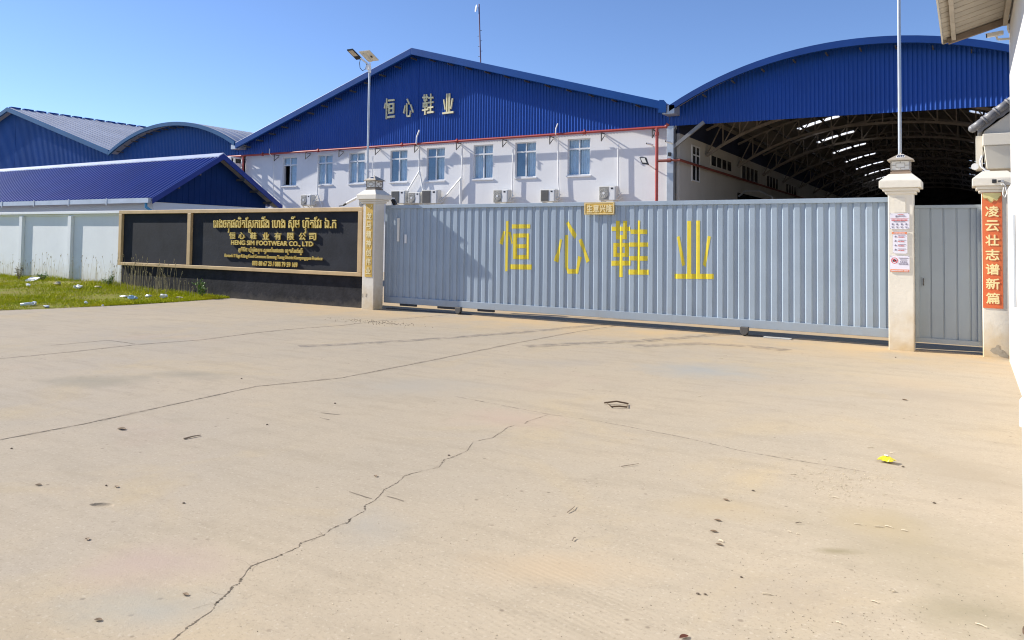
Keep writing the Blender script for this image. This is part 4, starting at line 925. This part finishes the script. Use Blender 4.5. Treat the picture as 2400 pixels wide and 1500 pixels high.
hd = MB().box(-.62, -.585, 13.955, 13.962, .98, 1.13).build('lock_plate', door_paint, SD)
MB().tube([(-.60, 13.955, 1.11), (-.60, 13.92, 1.10), (-.60, 13.915, 1.03), (-.60, 13.955, 1.01)], .008, 6).build('handle', steel_dk, hd)

# ------------------------------------------------------------------ banners
def banner(label, x0, x1, z0, z1, paper, ink, chars, loc, tilt=0., frill=None):
    t = thing('couplet_banner', label, 'banner', loc, 'couplet banners on the gate pillars')
    y = 13.712
    MB().box(x0, x1, y-.002, y+.006, z0, z1).build('paper', paper, t)
    xc = (x0+x1)/2; hw = (x1-x0)/2; b = MB()
    if frill:
        n_ = 12; za = z1-.004
        top = [(xc-hw*.93+hw*1.86*i/n_, za) for i in range(n_+1)]
        bot = [(xc-hw*.93+hw*1.86*i/n_, za-.05-.075*(1-abs(2*i/n_-1))**.9-.018*math.sin(i*1.57)) for i in range(n_+1)]
        for i in range(n_): b.poly([(bot[i][0], y-.006, bot[i][1]), (bot[i+1][0], y-.006, bot[i+1][1]), (top[i+1][0], y-.006, top[i+1][1]), (top[i][0], y-.006, top[i][1])])
        b.build('lotus_ornament', M('pale_olive_gold', (.62, .56, .25), .5), t)
        MB().tube([(x_, y-.008, z_-.012) for x_, z_ in bot], .004, 5).build('ornament_line', M('olive_ink', (.40, .36, .12), .6), t)
    else:
        b.tube([(xc-hw*.75, y-.004, z1-.03), (xc-hw*.4, y-.004, z1-.08), (xc, y-.004, z1-.10), (xc+hw*.4, y-.004, z1-.08), (xc+hw*.75, y-.004, z1-.03)], .007, 5).build('ornament_line', ink, t)
    n_ = len(chars); zt = z1-.17; zb = z0+.04; st = (zt-zb)/n_; wd = hw*2*.70
    for i, ch in enumerate(chars):
        zc = zt-st*(i+.5); hh = min(st*.40, .082)
        text_mesh(ch, xc-wd/2, xc+wd/2, zc-hh, zc+hh, y-.004, .003, ink, t, 'character', .026)
    return t
banner('orange vertical banner of seven gold characters on the pillar by the guardhouse', .165, .412, .72, 2.415, orange_paper, cream_print, '凌云壮志谱新篇', (.29, 13.71, .72), 0, gold_paper)
banner('dull gold vertical banner of seven pale characters on the pillar left of the gate', -11.672, -11.463, .74, 2.405, gold_paper, pale_gold, '龙马精神创伟业', (-11.57, 13.71, .74))

# ------------------------------------------------------------------ notices on the middle pillar
def notice(label, x0, x1, z0, z1):
    t = thing('notice', label, 'notice', ((x0+x1)/2, 13.71, z0), 'paper notices on the gate pillar')
    MB().box(x0, x1, 13.706, 13.714, z0, z1).build('sheet', paper_white, t)
    b = MB()
    for xx in (x0+.008, x1-.008):
        for zz in (z0+.008, z1-.008): b.tube([(xx, 13.705, zz), (xx, 13.700, zz)], .005, 6)
    b.build('nails', steel_dk, t); return t
def dashes(t, mat, rows, name='print_line', y=13.704):
    b = MB()
    for (xa, xb, z, h, cell) in rows:
        x = xa
        while x < xb-.002:
            wd = min(cell*random.uniform(.6, .8), xb-x); b.box(x, x+wd, y-.0016, y, z-h/2, z+h/2); x += cell
    b.build(name, mat, t)
N1 = notice('topmost notice on the pillar, wide white sheet with a red heading line', -1.040, -.772, 1.872, 2.118)
dashes(N1, print_red, [(-1.03, -.785, 2.040, .004, 1), (-1.015, -.80, 2.012, .022, .0185), (-.93, -.85, 2.10, .010, .01)])
dashes(N1, print_grey, [(-.93, -.83, 2.075, .016, .018), (-.985, -.83, 1.988, .008, .008), (-.96, -.935, 2.07, .03, 1)])
b = MB()
for i in range(4):
    x = -1.00+i*.062; b.box(x-.011, x+.011, 13.7024, 13.704, 1.935, 1.962).box(x-.016, x+.016, 13.7024, 13.704, 1.905, 1.913).box(x-.012, x+.012, 13.7024, 13.704, 1.890, 1.898)
b.build('pictograms', print_grey, N1)
N2 = notice('middle notice on the pillar, narrow white sheet under an orange strip', -.998, -.802, 1.495, 1.835)
MB().box(-1.012, -.806, 13.7025, 13.704, 1.795, 1.83).build('orange_strip', print_org, N2)
dashes(N2, paper_white, [(-.985, -.83, 1.812, .012, .014)], 'strip_print', 13.702)
for i in range(4):
    z = 1.76-i*.068; dashes(N2, print_grey, [(-.93, -.82, z+.012, .008, .009)]); dashes(N2, print_red, [(-.925, -.84, z-.010, .014, .017)])
    MB().prism_y([(-.978, z-.012), (-.955, z-.018), (-.945, z), (-.965, z+.014)], 13.7024, 13.704).build('pictogram', print_grey, N2)
N3 = notice('lowest notice on the pillar, no photography sign with an orange bottom strip', -1.040, -.774, 1.205, 1.460)
b = MB(); cx, cz = -.978, 1.385; n_ = 28
for i in range(n_):
    a, c = 2*math.pi*i/n_, 2*math.pi*(i+1)/n_
    b.poly([(cx+.046*math.cos(a), 13.703, cz+.046*math.sin(a)), (cx+.046*math.cos(c), 13.703, cz+.046*math.sin(c)), (cx+.038*math.cos(c), 13.703, cz+.038*math.sin(c)), (cx+.038*math.cos(a), 13.703, cz+.038*math.sin(a))])
b.prism_y([(cx-.030, cz+.022), (cx-.024, cz+.028), (cx+.030, cz-.022), (cx+.024, cz-.028)], 13.7005, 13.7035); b.build('prohibition_ring', M('sign_red', (.62, .03, .04), .6), N3)
MB().box(cx-.026, cx+.026, 13.7035, 13.705, cz-.018, cz+.014).box(cx-.01, cx+.012, 13.7035, 13.705, cz+.0141, cz+.021).build('camera_pictogram', black_pl, N3)
dashes(N3, print_grey, [(-.92, -.79, 1.425, .012, .011), (-.90, -.81, 1.398, .012, .012), (-.90, -.81, 1.366, .020, .023), (-.92, -.79, 1.335, .020, .0186)])
MB().box(-1.036, -.778, 13.7025, 13.704, 1.21, 1.25).build('orange_strip', print_org, N3)
dashes(N3, paper_white, [(-1.02, -.86, 1.23, .014, .014), (-.845, -.79, 1.23, .014, .014)], 'strip_print', 13.702)
tag(MB().box(-.985, -.825, 13.708, 13.7165, 2.13, 2.36).build('metal_plate', pillar_white), 'blank white plate above the topmost notice on the pillar', 'plate')

# ------------------------------------------------------------------ guardhouse on the right
GHs = thing('guardhouse', 'bright white guardhouse wall at the right edge with overhanging sheet roof', 'guardhouse', (1.5, 6, 0))
MB().box(.47, 3.6, -4.0, 12.4, -.05, 4.60).box(.47, 1.6, 12.401, 13.46, -.05, 2.45).build('wall', guard_white, GHs, bevel=.01)
ex, wx = -.27, .9; ez = 4.41; sl = .29
b = MB(); th = .03
n_ = 60
prf = []
for i in range(n_+1): prf.append((12.25-i*.24, 0)); prf.append((12.25-i*.24-.20, 0)); prf.append((12.25-i*.24-.21, .02)); prf.append((12.25-i*.24-.23, .02))
for (y, d) in prf: b.v += [(ex, y, ez+d), (3.8, y, ez+d+sl*(3.8-ex))]
for i in range(len(prf)-1): a = 2*i; b.f.append((a, a+1, a+3, a+2))
b.build('roof_sheet', soffit, GHs)
rf = soffit
MB().prism_y([(ex-.01, ez-.05), (3.8, ez-.05+sl*(3.8-ex)), (3.8, ez+.045+sl*(3.8-ex)), (ex-.01, ez+.045)], 12.252, 12.275).build('verge_trim', M('brown_trim', (.24, .20, .15), .7, var=.2), GHs)
MB().box(ex-.02, ex-.002, -2.1, 12.25, ez-.045, ez+.05).build('eave_trim', M('cream_trim', (.52, .49, .42), .6, var=.12, scale=5), GHs)
MB().bar((.1-.27+.02, 12.2, ez+.0), (.1-.27+.02, -2, ez+.0), .05, .07).bar((.42, 12.2, ez+.13), (.42, -2, ez+.13), .05, .07).build('purlins', soffit, GHs)
b = MB().bar((-.22, 12.18, ez-.035), (.50, 12.18, ez+.17), .06, .08)
b.build('rafter', M('rust_steel', (.17, .13, .10), .8, var=.3), GHs)
MB().tube([(.458, 11.3, .9), (.458, 11.3, 2.0)], .012, 8).build('conduit', steel_lt, GHs)
# tiled canopy beyond the corner
TC = thing('tiled_canopy', 'grey tiled gate canopy on a white tapered box behind the orange banner pillar', 'canopy', (.35, 14.2, 2.7))
MB().fru((.235, .60, 13.98, 14.6, 2.79), (.20, .80, 13.90, 14.7, 3.13)).box(.185, .90, 13.88, 14.75, 3.132, 3.31).prism_y([(.20, 3.3105), (1.2, 3.3105), (1.2, 4.15), (.20, 3.36)], 13.98, 14.7).build('cornice_box', beige_pl, TC, bevel=.01)
MB().box(.10, .185, 14.05, 14.5, 2.80, 3.30).build('side_pier', beige_pl, TC)
b = MB(); d_ = Vector((.5, 0, .40)).normalized(); p0 = Vector((.06, 13.92, 3.40))
for k in range(7):
    a = p0+d_*(.0+k*.19); e = p0+d_*(.21+k*.19)
    b.tube([a, e], .062 if k else .058, 14, True, .056)
    if k: b.tube([a-d_*.012, a+d_*.02], .070, 14)
b.blob(tuple(p0), .060, .060, .062, 2, 0)
b.build('verge_roll_tiles', tile_grey, TC, smooth=True)
b = MB(); n_ = 48; lo = []; hi = []
for i in range(n_+1):
    x = .13+1.3*i/n_; zt_ = 3.385+.80*(x-.10); st = (i % 10)/10
    hi.append((x, zt_+.02)); lo.append((x, zt_-.055-.03*math.sin(math.pi*st)-(.022 if st < .3 else 0)))
for i in range(n_): b.prism_y([lo[i], lo[i+1], hi[i+1], hi[i]], 13.935, 16.0)
b.build('roof_tiles', tile_grey, TC)
MB().tube([(.085, 13.95, 2.83), (.085, 14.06, 2.83)], .048, 14).build('pipe_end', white_pl, TC)
tag(MB().tube([(.175, 13.88, 2.98), (.15, 13.87, 2.90), (.16, 13.86, 2.82), (.22, 13.86, 2.755), (.27, 13.86, 2.74)], .014, 8).build('cable_conduit', white_pl), 'white bent conduit beside the tapered box above the orange banner', 'conduit')

def cctv(label, loc, scl, yaw):
    t = thing('security_camera', label, 'camera', loc, 'security cameras')
    c, s_ = math.cos(yaw), math.sin(yaw)
    def P_(u, v, z): return (loc[0]+(u*c-v*s_)*scl, loc[1]+(u*s_+v*c)*scl, loc[2]+z*scl)
    def bx(u0, u1, v0, v1, z0, z1, name, mat, sl_=0):
        b = MB(); n = 0
        for z in (z0, z1):
            for u, v in ((u0, v0), (u1, v0), (u1, v1), (u0, v1)): b.v.append(P_(u, v, z+sl_*u))
        b.f = [(3, 2, 1, 0), (4, 5, 6, 7), (0, 1, 5, 4), (1, 2, 6, 5), (2, 3, 7, 6), (3, 0, 4, 7)]
        return b.build(name, mat, t, bevel=.006*scl)
    bx(-.20, .16, -.055, .055, .02, .115, 'housing', white_pl, .10)
    bx(-.225, -.202, -.05, .05, .025, .108, 'lens', black_pl, .10)
    bx(-.24, .14, -.062, .062, .117, .125, 'sun_hood', white_pl, .10)
    b = MB(); b.bar(P_(0, 0, .02), P_(.03, 0, -.08), .045*scl).bar(P_(.03, 0, -.08), P_(.34, 0, -.09), .05*scl); b.build('bracket', white_pl, t)
    return t
cctv('white security camera on the guardhouse corner under the sheet roof', (.325, 12.25, 4.385), .50, .0)
t = cctv('small square security camera on the capital of the orange banner pillar', (.40, 13.55, 2.545), .34, R(70))
tag(MB().box(.29, .345, 13.585, 13.602, 2.545, 2.60).build('doorbell_box', black_pl, bevel=.004), 'tiny black box fixed to the capital above the orange banner', 'box')
tag(MB().tube([(.415, 13.60, 2.56), (.45, 13.59, 2.50), (.47, 13.59, 2.40), (.445, 13.60, 2.33), (.42, 13.60, 2.38), (.43, 13.59, 2.48)], .010, 6).build('camera_cable', white_pl), 'white cable loop hanging beside the top of the orange banner', 'cable')
tag(MB().tube([(.46, 12.1, 4.62), (.45, 12.18, 4.55), (.455, 12.22, 4.46), (.47, 12.25, 4.42)], .014, 6).build('camera_cable', white_pl), 'white cable curling down to the guardhouse corner camera', 'cable')
PP = thing('downpipe', 'pale blue plastic downpipe with white elbow at the guardhouse foot, right edge', 'pipe', (.24, 4, 0))
MB().tube([(.235, 4.0, -.02), (.235, 4.0, .86)], .055, 16).build('pipe', cyan_pipe, PP, smooth=False)
MB().tube([(.235, 4.0, .86), (.235, 4.0, .95), (.27, 4.03, 1.0), (.46, 4.12, 1.02)], .066, 14).build('elbow', white_pl, PP)
MB().tube([(.235, 4.0, .012), (.235, 4.0, .03)], .062, 16).build('rust_band', M('brown_stain', (.10, .06, .035), .8), PP)

# ------------------------------------------------------------------ litter, plants, debris
grass_m = M('grass_blades', (.34, .40, .008), .9, spec=.08, var=.3, scale=1.3, col2=(.56, .52, .03))
grass_m.node_tree.nodes['Principled BSDF'].inputs['Subsurface Weight'].default_value = 0
def blades(n, fx, hmin, hmax, wmin, wmax, rnd):
    b = MB()
    for _ in range(n):
        q = fx(rnd)
        if not q: continue
        x, y, k = q; z = verge_h(x, y)-.01; h = rnd.uniform(hmin, hmax)*k; a = rnd.uniform(0, 6.28); w_ = rnd.uniform(wmin, wmax)
        dx, dy = math.cos(a)*w_, math.sin(a)*w_; l = rnd.uniform(.2, .9)*h; b_ = rnd.uniform(0, 6.28); lx, ly = math.cos(b_)*l, math.sin(b_)*l
        n0 = len(b.v); b.v += [(x-dx, y-dy, z), (x+dx, y+dy, z), (x+lx*.4+dx*.7, y+ly*.4+dy*.7, z+h*.6), (x+lx*.4-dx*.7, y+ly*.4-dy*.7, z+h*.6), (x+lx, y+ly, z+h)]
        b.f += [(n0, n0+1, n0+2, n0+3), (n0+3, n0+2, n0+4)]
    return b
def lawn(r):
    y = r.uniform(6.5, 13.85); e = edge_x(y); x = e-abs(r.random()**1.4)*13-.02
    v = math.sin(x*1.7+y*.9)+math.sin(x*.8-y*2.1)+r.uniform(-1, 1)
    if v < -1.0: return None
    return (x, y, .5+.35*max(0, v)*.5+.5*max(0, (y-12.3)/1.6)*(1 if x < -17.5 else .3))
rg = random.Random(3)
tag(blades(85000, lawn, .03, .12, .004, .009, rg).build('grass', grass_m), kind='stuff')
dry_m = M('dry_stalks', (.30, .25, .12), .8, var=.3, scale=3, col2=(.42, .36, .20))
def stalk_patch(b, x, y, h, r):
    z = verge_h(x, y); lx, ly = r.uniform(-.16, .16)*h, r.uniform(-.12, .12)*h; p = [(x, y, z), (x+lx*.35, y+ly*.3, z+h*.55), (x+lx, y+ly, z+h)]
    b.tube(p, .0032, 3, False, .0016)
    c = Vector(p[2])
    for _ in range(3): b.blob((c.x+r.uniform(-.012, .012), c.y, c.z-r.uniform(0, .06)), .006, .006, .016, 1, .3, r)
b = MB()
for _ in range(190):
    u = rg.random()
    x = rg.uniform(-21.1, -17.9) if u < .55 else (rg.uniform(-29, -21.2) if u < .95 else rg.uniform(-18.0, -16.6))
    y = rg.uniform(13.0, 13.75); h = rg.uniform(.35, 1.0) if x > -21.2 else rg.uniform(.3, .85)
    if x > -18: h *= .5
    stalk_patch(b, x, y, h, rg)
tag(b.build('dry_weeds', dry_m), kind='stuff')
leaf_m = M('weed_leaves', (.09, .20, .02), .6, var=.35, scale=8)
def bush(label, x, y, h, rad, n_, mat, seed):
    r = random.Random(seed); t = thing('weed_plant', label, 'weed', (x, y, verge_h(x, y)), None); z0 = verge_h(x, y)
    st = MB(); lf = MB()
    for k in range(9):
        a = r.uniform(0, 6.28); q = (x+math.cos(a)*rad*r.uniform(.3, 1), y+math.sin(a)*rad*.6*r.uniform(.3, 1), z0+h*r.uniform(.55, 1)); st.tube([(x, y, z0), ((x+q[0])/2, (y+q[1])/2, (z0+q[2])/2+.04), q], .005, 4)
        for _ in range(n_//9):
            s_ = r.uniform(.15, 1.05); c = Vector((x, y, z0)).lerp(Vector(q), s_)+Vector((r.uniform(-.06, .06), r.uniform(-.05, .05), r.uniform(-.03, .06)))
            d1 = Vector((r.uniform(-1, 1), r.uniform(-1, 1), r.uniform(-.2, .9))).normalized(); d2 = d1.cross(Vector((r.uniform(-1, 1), r.uniform(-1, 1), 1))).normalized(); l = r.uniform(.03, .06)
            lf.poly([c, c+d1*l*.5+d2*l*.28, c+d1*l, c+d1*l*.5-d2*l*.28])
    st.build('stems', dry_m, t); lf.build('leaves', mat, t); return t
bush('leafy green weed against the foot of the black sign wall', -16.85, 13.35, .42, .30, 420, leaf_m, 5)
bush('low green weed at the left end of the black sign wall', -20.9, 13.3, .30, .35, 300, leaf_m, 8)
bush('dark dried shrub stump by the white wall at the left edge', -24.7, 12.75, .42, .22, 160, M('dead_leaves', (.07, .05, .025), .9, var=.3), 9)
bush('low bright green tuft right of the dried shrub by the white wall', -24.0, 13.1, .22, .30, 260, leaf_m, 10)

bag_w = M('white_film', (.58, .60, .60), .35, var=.08, scale=12); bag_b = M('blue_film', (.36, .50, .62), .35, var=.12, scale=12); card = M('soggy_cardboard', (.46, .40, .30), .8, var=.15, scale=9); clear_b = M('clear_bottle_plastic', (.66, .72, .74), .2, var=.06)
def crumple(name, label, cat, x, y, sx, sy, sz, mat, seed, sub=2):
    r = random.Random(seed); b = MB(); sx *= .72; sy *= .72; sz *= .7; b.blob((x, y, verge_h(x, y)+sz*.6+.012), sx, sy, sz, sub, .34, r); return tag(b.build(name, mat), label, cat, 'litter on the grass')
def bottle(label, x, y, a, mat=clear_b):
    z = verge_h(x, y)+.055; d = Vector((math.cos(a), math.sin(a), .12)); p = Vector((x, y, z)); t = thing('plastic_bottle', label, 'bottle', (x, y, z), 'litter on the grass')
    b = MB(); pts = [(-.12, .01), (-.115, .034), (.05, .036), (.08, .030), (.11, .014), (.13, .014)]
    k = 10; dn = d.normalized(); u = dn.cross(Vector((0, 0, 1))).normalized(); v = dn.cross(u)
    for s_, rr in pts:
        for j in range(k): q = 2*math.pi*j/k; b.v.append(tuple(p+dn*s_+u*math.cos(q)*rr+v*math.sin(q)*rr))
    for i in range(len(pts)-1):
        for j in range(k): c = i*k+j; e = i*k+(j+1) % k; b.f.append((c, e, e+k, c+k))
    b.build('body', mat, t, smooth=True); MB().tube([tuple(p+dn*.131), tuple(p+dn*.15)], .017, 8).build('cap', bag_b, t); return t
bottle('clear plastic bottle on the grass edge, nearest the concrete at far left', -17.52, 9.22, .9)
crumple('plastic_bag', 'white crumpled bag beside the plastic bottle at the grass edge', 'litter', -17.62, 9.42, .12, .10, .07, bag_w, 1)
crumple('plastic_bag', 'pale torn film at the grass edge right of the plastic bottle', 'litter', -16.98, 9.36, .14, .07, .03, bag_w, 2)
crumple('plastic_bag', 'biggest white crumpled bag in the middle of the grass', 'litter', -20.66, 12.25, .20, .14, .10, bag_w, 3)
crumple('cardboard_scrap', 'brownish card scrap right of the biggest white bag', 'litter', -20.45, 12.70, .16, .10, .05, card, 4)
crumple('plastic_bag', 'pale blue bag in the grass before the black sign wall', 'litter', -17.45, 11.75, .16, .12, .08, bag_b, 5)
crumple('plastic_bag', 'flat grey film just left of the pale blue bag', 'litter', -18.25, 12.05, .22, .10, .03, bag_w, 6)
crumple('plastic_bag', 'whitish bag between the pale blue bag and the black sign wall', 'litter', -17.95, 12.55, .13, .10, .06, bag_w, 7)
crumple('plastic_bag', 'white round bag left of the leafy green weed', 'litter', -17.28, 12.5, .15, .11, .09, bag_w, 8)
crumple('cardboard_scrap', 'grey flattened scrap touching the white round bag', 'litter', -16.95, 12.72, .17, .08, .04, card, 9)
crumple('plastic_cup', 'small pale cup lying alone in the middle of the grass', 'cup', -17.2, 10.4, .055, .05, .05, clear_b, 10)
crumple('paper_scrap', 'tiny white scrap on the very edge of the concrete', 'litter', -16.38, 10.3, .04, .03, .03, bag_w, 11)
crumple('plastic_bag', 'white bag in the grass near the white wall, left of centre', 'litter', -22.35, 11.8, .11, .08, .07, bag_w, 12)
crumple('cardboard_scrap', 'light brown card leaning in the grass left of the biggest bag', 'litter', -21.85, 12.35, .14, .10, .07, card, 13)
crumple('plastic_bag', 'grey torn bag low in the grass at the far left', 'litter', -22.6, 10.9, .22, .10, .05, M('grey_film', (.42, .43, .42), .5, var=.2, scale=12), 14)
bd = MB(); bd.v = [(-24.4, 12.7, .16), (-24.05, 12.8, .16), (-23.95, 13.0, .30), (-24.3, 12.9, .30), (-24.4, 12.72, .14), (-24.05, 12.82, .14), (-23.95, 13.02, .28), (-24.3, 12.92, .28)]
bd.f = [(0, 1, 2, 3), (7, 6, 5, 4), (0, 4, 5, 1), (1, 5, 6, 2), (2, 6, 7, 3), (3, 7, 4, 0)]
tag(bd.build('broken_board', bag_w), 'tilted pale board beside the dried shrub by the white wall', 'board')

# on the concrete
peb_m = M('dark_pebble', (.11, .085, .06), .8, var=.3, scale=30); leaf_d = M('dry_leaf', (.18, .125, .075), .8, var=.3, scale=20); stick_m = M('dry_stick', (.20, .16, .12), .85, var=.25, scale=20)
for i, (x, y) in enumerate(PEBBLES):
    d = math.hypot(x, y); s_ = .004+.0007*min(d, 8); r = random.Random(50+i)
    lab = {0: 'dark clod alone on the concrete, above the pair of clods', 1: 'left one of two dark clods lying side by side', 2: 'right one of two dark clods lying side by side'}.get(i, 'tiny dark pebble lying on the bare concrete yard')
    tag(MB().blob((x, y, s_*.45), s_*1.3, s_*.9, s_*.7, 1, .3, r).build('pebble', peb_m), lab, 'pebble', 'pebbles on the concrete')
def leaf(x, y, l, a, seed, mat, name='dry_leaf'):
    r = random.Random(seed); b = MB(); c, s_ = math.cos(a), math.sin(a)
    def P_(u, v, z): return (x+u*c-v*s_, y+u*s_+v*c, z)
    k = 5; wd = l*.28
    for i in range(k+1):
        u = -l/2+l*i/k; ww = wd*math.sin(math.pi*(.06+.88*i/k)); z = .002+l*.05*abs(2*i/k-1)
        b.v += [P_(u, -ww, z+ww*.5), P_(u, 0, z), P_(u, ww, z+ww*.6)]
    for i in range(k): n0 = 3*i; b.f += [(n0, n0+3, n0+4, n0+1), (n0+1, n0+4, n0+5, n0+2)]
    return b.build(name, mat)
for i, (x, y) in enumerate(LEAVES):
    big = i == 0
    tag(leaf(x, y, .085 if big else .022+.0038*math.hypot(x, y), random.uniform(-.6, .6), i, leaf_d), 'dark curled leaf just below the long straight joint at left' if big else 'small brown dry leaf lying on the bare concrete', 'leaf', 'dry leaves on the concrete')
tag(leaf(CURL[0][0], CURL[0][1], .045, 1.0, 77, M('red_brown_leaf', (.12, .035, .02), .8)), 'red brown curled leaf at the bottom edge of the picture', 'leaf', 'dry leaves on the concrete')
for i, (p, q) in enumerate(STICKS):
    p = Vector((*p, .006)); q = Vector((*q, .008)); m_ = p.lerp(q, .5)+Vector((random.uniform(-.01, .01), random.uniform(-.01, .01), .003)); rr = .007 if i == 0 else .0028
    if i in (4, 5, 6, 7):
        continue
    tag(MB().tube([p, m_, q], rr, 6, True, rr*.5).build('stick', stick_m), {0: 'thick dark stick on the concrete below the long joint', 1: 'short slanting twig right of the long crack', 2: 'long thin twig on the open concrete under the wire bracket', 3: 'shortest twig below the slanting twig', 8: 'tiny twig right of centre on the concrete'}[i], 'stick', 'twigs on the concrete')
b = MB(); scr = [STICKS[i] for i in (4, 5, 6, 7)]
for p, q in scr:
    b2 = ribbon([p, q], .010, .8, .0022, .05, .01); n0 = len(b.v); b.v += b2.v; b.f += [tuple(n0+i for i in f_) for f_ in b2.f]
tag(b.build('scuff_marks', joint_m), kind='stuff')
st_m = M('pale_straw', (.52, .45, .33), .8, var=.1); b = MB(); r = random.Random(4)
for (x, y) in STRAW:
    l = r.uniform(.012, .05); a = r.uniform(-.5, .5); b.tube([(x-math.cos(a)*l/2, y-math.sin(a)*l/2, .004), (x, y, .007), (x+math.cos(a)*l/2, y+math.sin(a)*l/2, .004)], .0028, 4)
for (gx, gy) in GRAVEL_C:
    for _ in range(55): b.blob((gx+r.gauss(0, .17), gy+r.gauss(0, .12), .003), r.uniform(.002, .0055), r.uniform(.002, .005), .003, 1, .3, r)
for _ in range(420):
    x, y = r.uniform(-3.0, .25), r.uniform(2.2, 9); b.blob((x, y, .002), r.uniform(.0015, .004), r.uniform(.0015, .004), .002, 1, .3, r)
tag(b.build('straw_and_grit', st_m), kind='stuff')
gr_m = M('dark_grit', (.16, .13, .09), .9, var=.3, scale=40); b = MB()
for _ in range(700):
    x, y = r.gauss(-.35, .30), r.gauss(3.3, .45)
    if r.random() < .4: x, y = r.uniform(-2.5, .3), r.uniform(2.2, 6)
    b.blob((x, y, .0015), r.uniform(.001, .003), r.uniform(.001, .003), .0016, 1, .3, r)
for _ in range(170): x, y = r.gauss(-9.6, .5), r.gauss(11.7, .16); b.blob((x, y, .004), r.uniform(.004, .010), r.uniform(.004, .009), .005, 1, .3, r)
tag(b.build('dark_grit', gr_m), kind='stuff')
# yellow wrapper
WR = thing('snack_wrapper', 'crumpled bright yellow wrapper lying on the concrete at right', 'wrapper', (-.52, 6.58, 0))
b = MB(); nx, ny = 9, 7; r = random.Random(11)
for j in range(ny+1):
    for i in range(nx+1):
        u, v = i/nx-.5, j/ny-.5; b.v.append((-.53+u*.105+v*.02, 6.58+v*.08-u*.03, .010+.028*(1-(2*u)**2)*(1-(2*v)**2)+r.uniform(0, .014)+.012*abs(u)))
for j in range(ny):
    for i in range(nx): a = j*(nx+1)+i; b.f.append((a, a+1, a+nx+2, a+nx+1))
o = b.build('foil', M('yellow_foil', (.62, .54, .03), .25, var=.1, scale=30), WR); md = o.modifiers.new('solid', 'SOLIDIFY'); md.thickness = .004
MB().poly([(-.548, 6.568, .052), (-.522, 6.563, .054), (-.518, 6.582, .056), (-.544, 6.588, .054)]).build('white_patch', white_pl, WR)
# bent wire bracket
WB = thing('wire_bracket', 'rusty bent wire bracket lying flat on the concrete below the gate', 'bracket', (-2.93, 7.25, 0))
a0, a1, a2, a3, a4 = [Vector((*p, .012)) for p in WIRE]; rust = M('rusty_wire', (.10, .065, .035), .85, var=.3, scale=30)
MB().tube([a0, a0.lerp(a1, .5)+Vector((0, .004, .018)), a1], .008, 7).build('long_bar', rust, WB)
MB().tube([a2, a2.lerp(a3, .5)+Vector((0, 0, .006)), a3], .008, 7).build('short_bar', rust, WB)
MB().tube([a0.lerp(a1, .12), a2], .004, 6).tube([a1.lerp(a0, .06), a3], .004, 6).build('cross_wire', rust, WB)
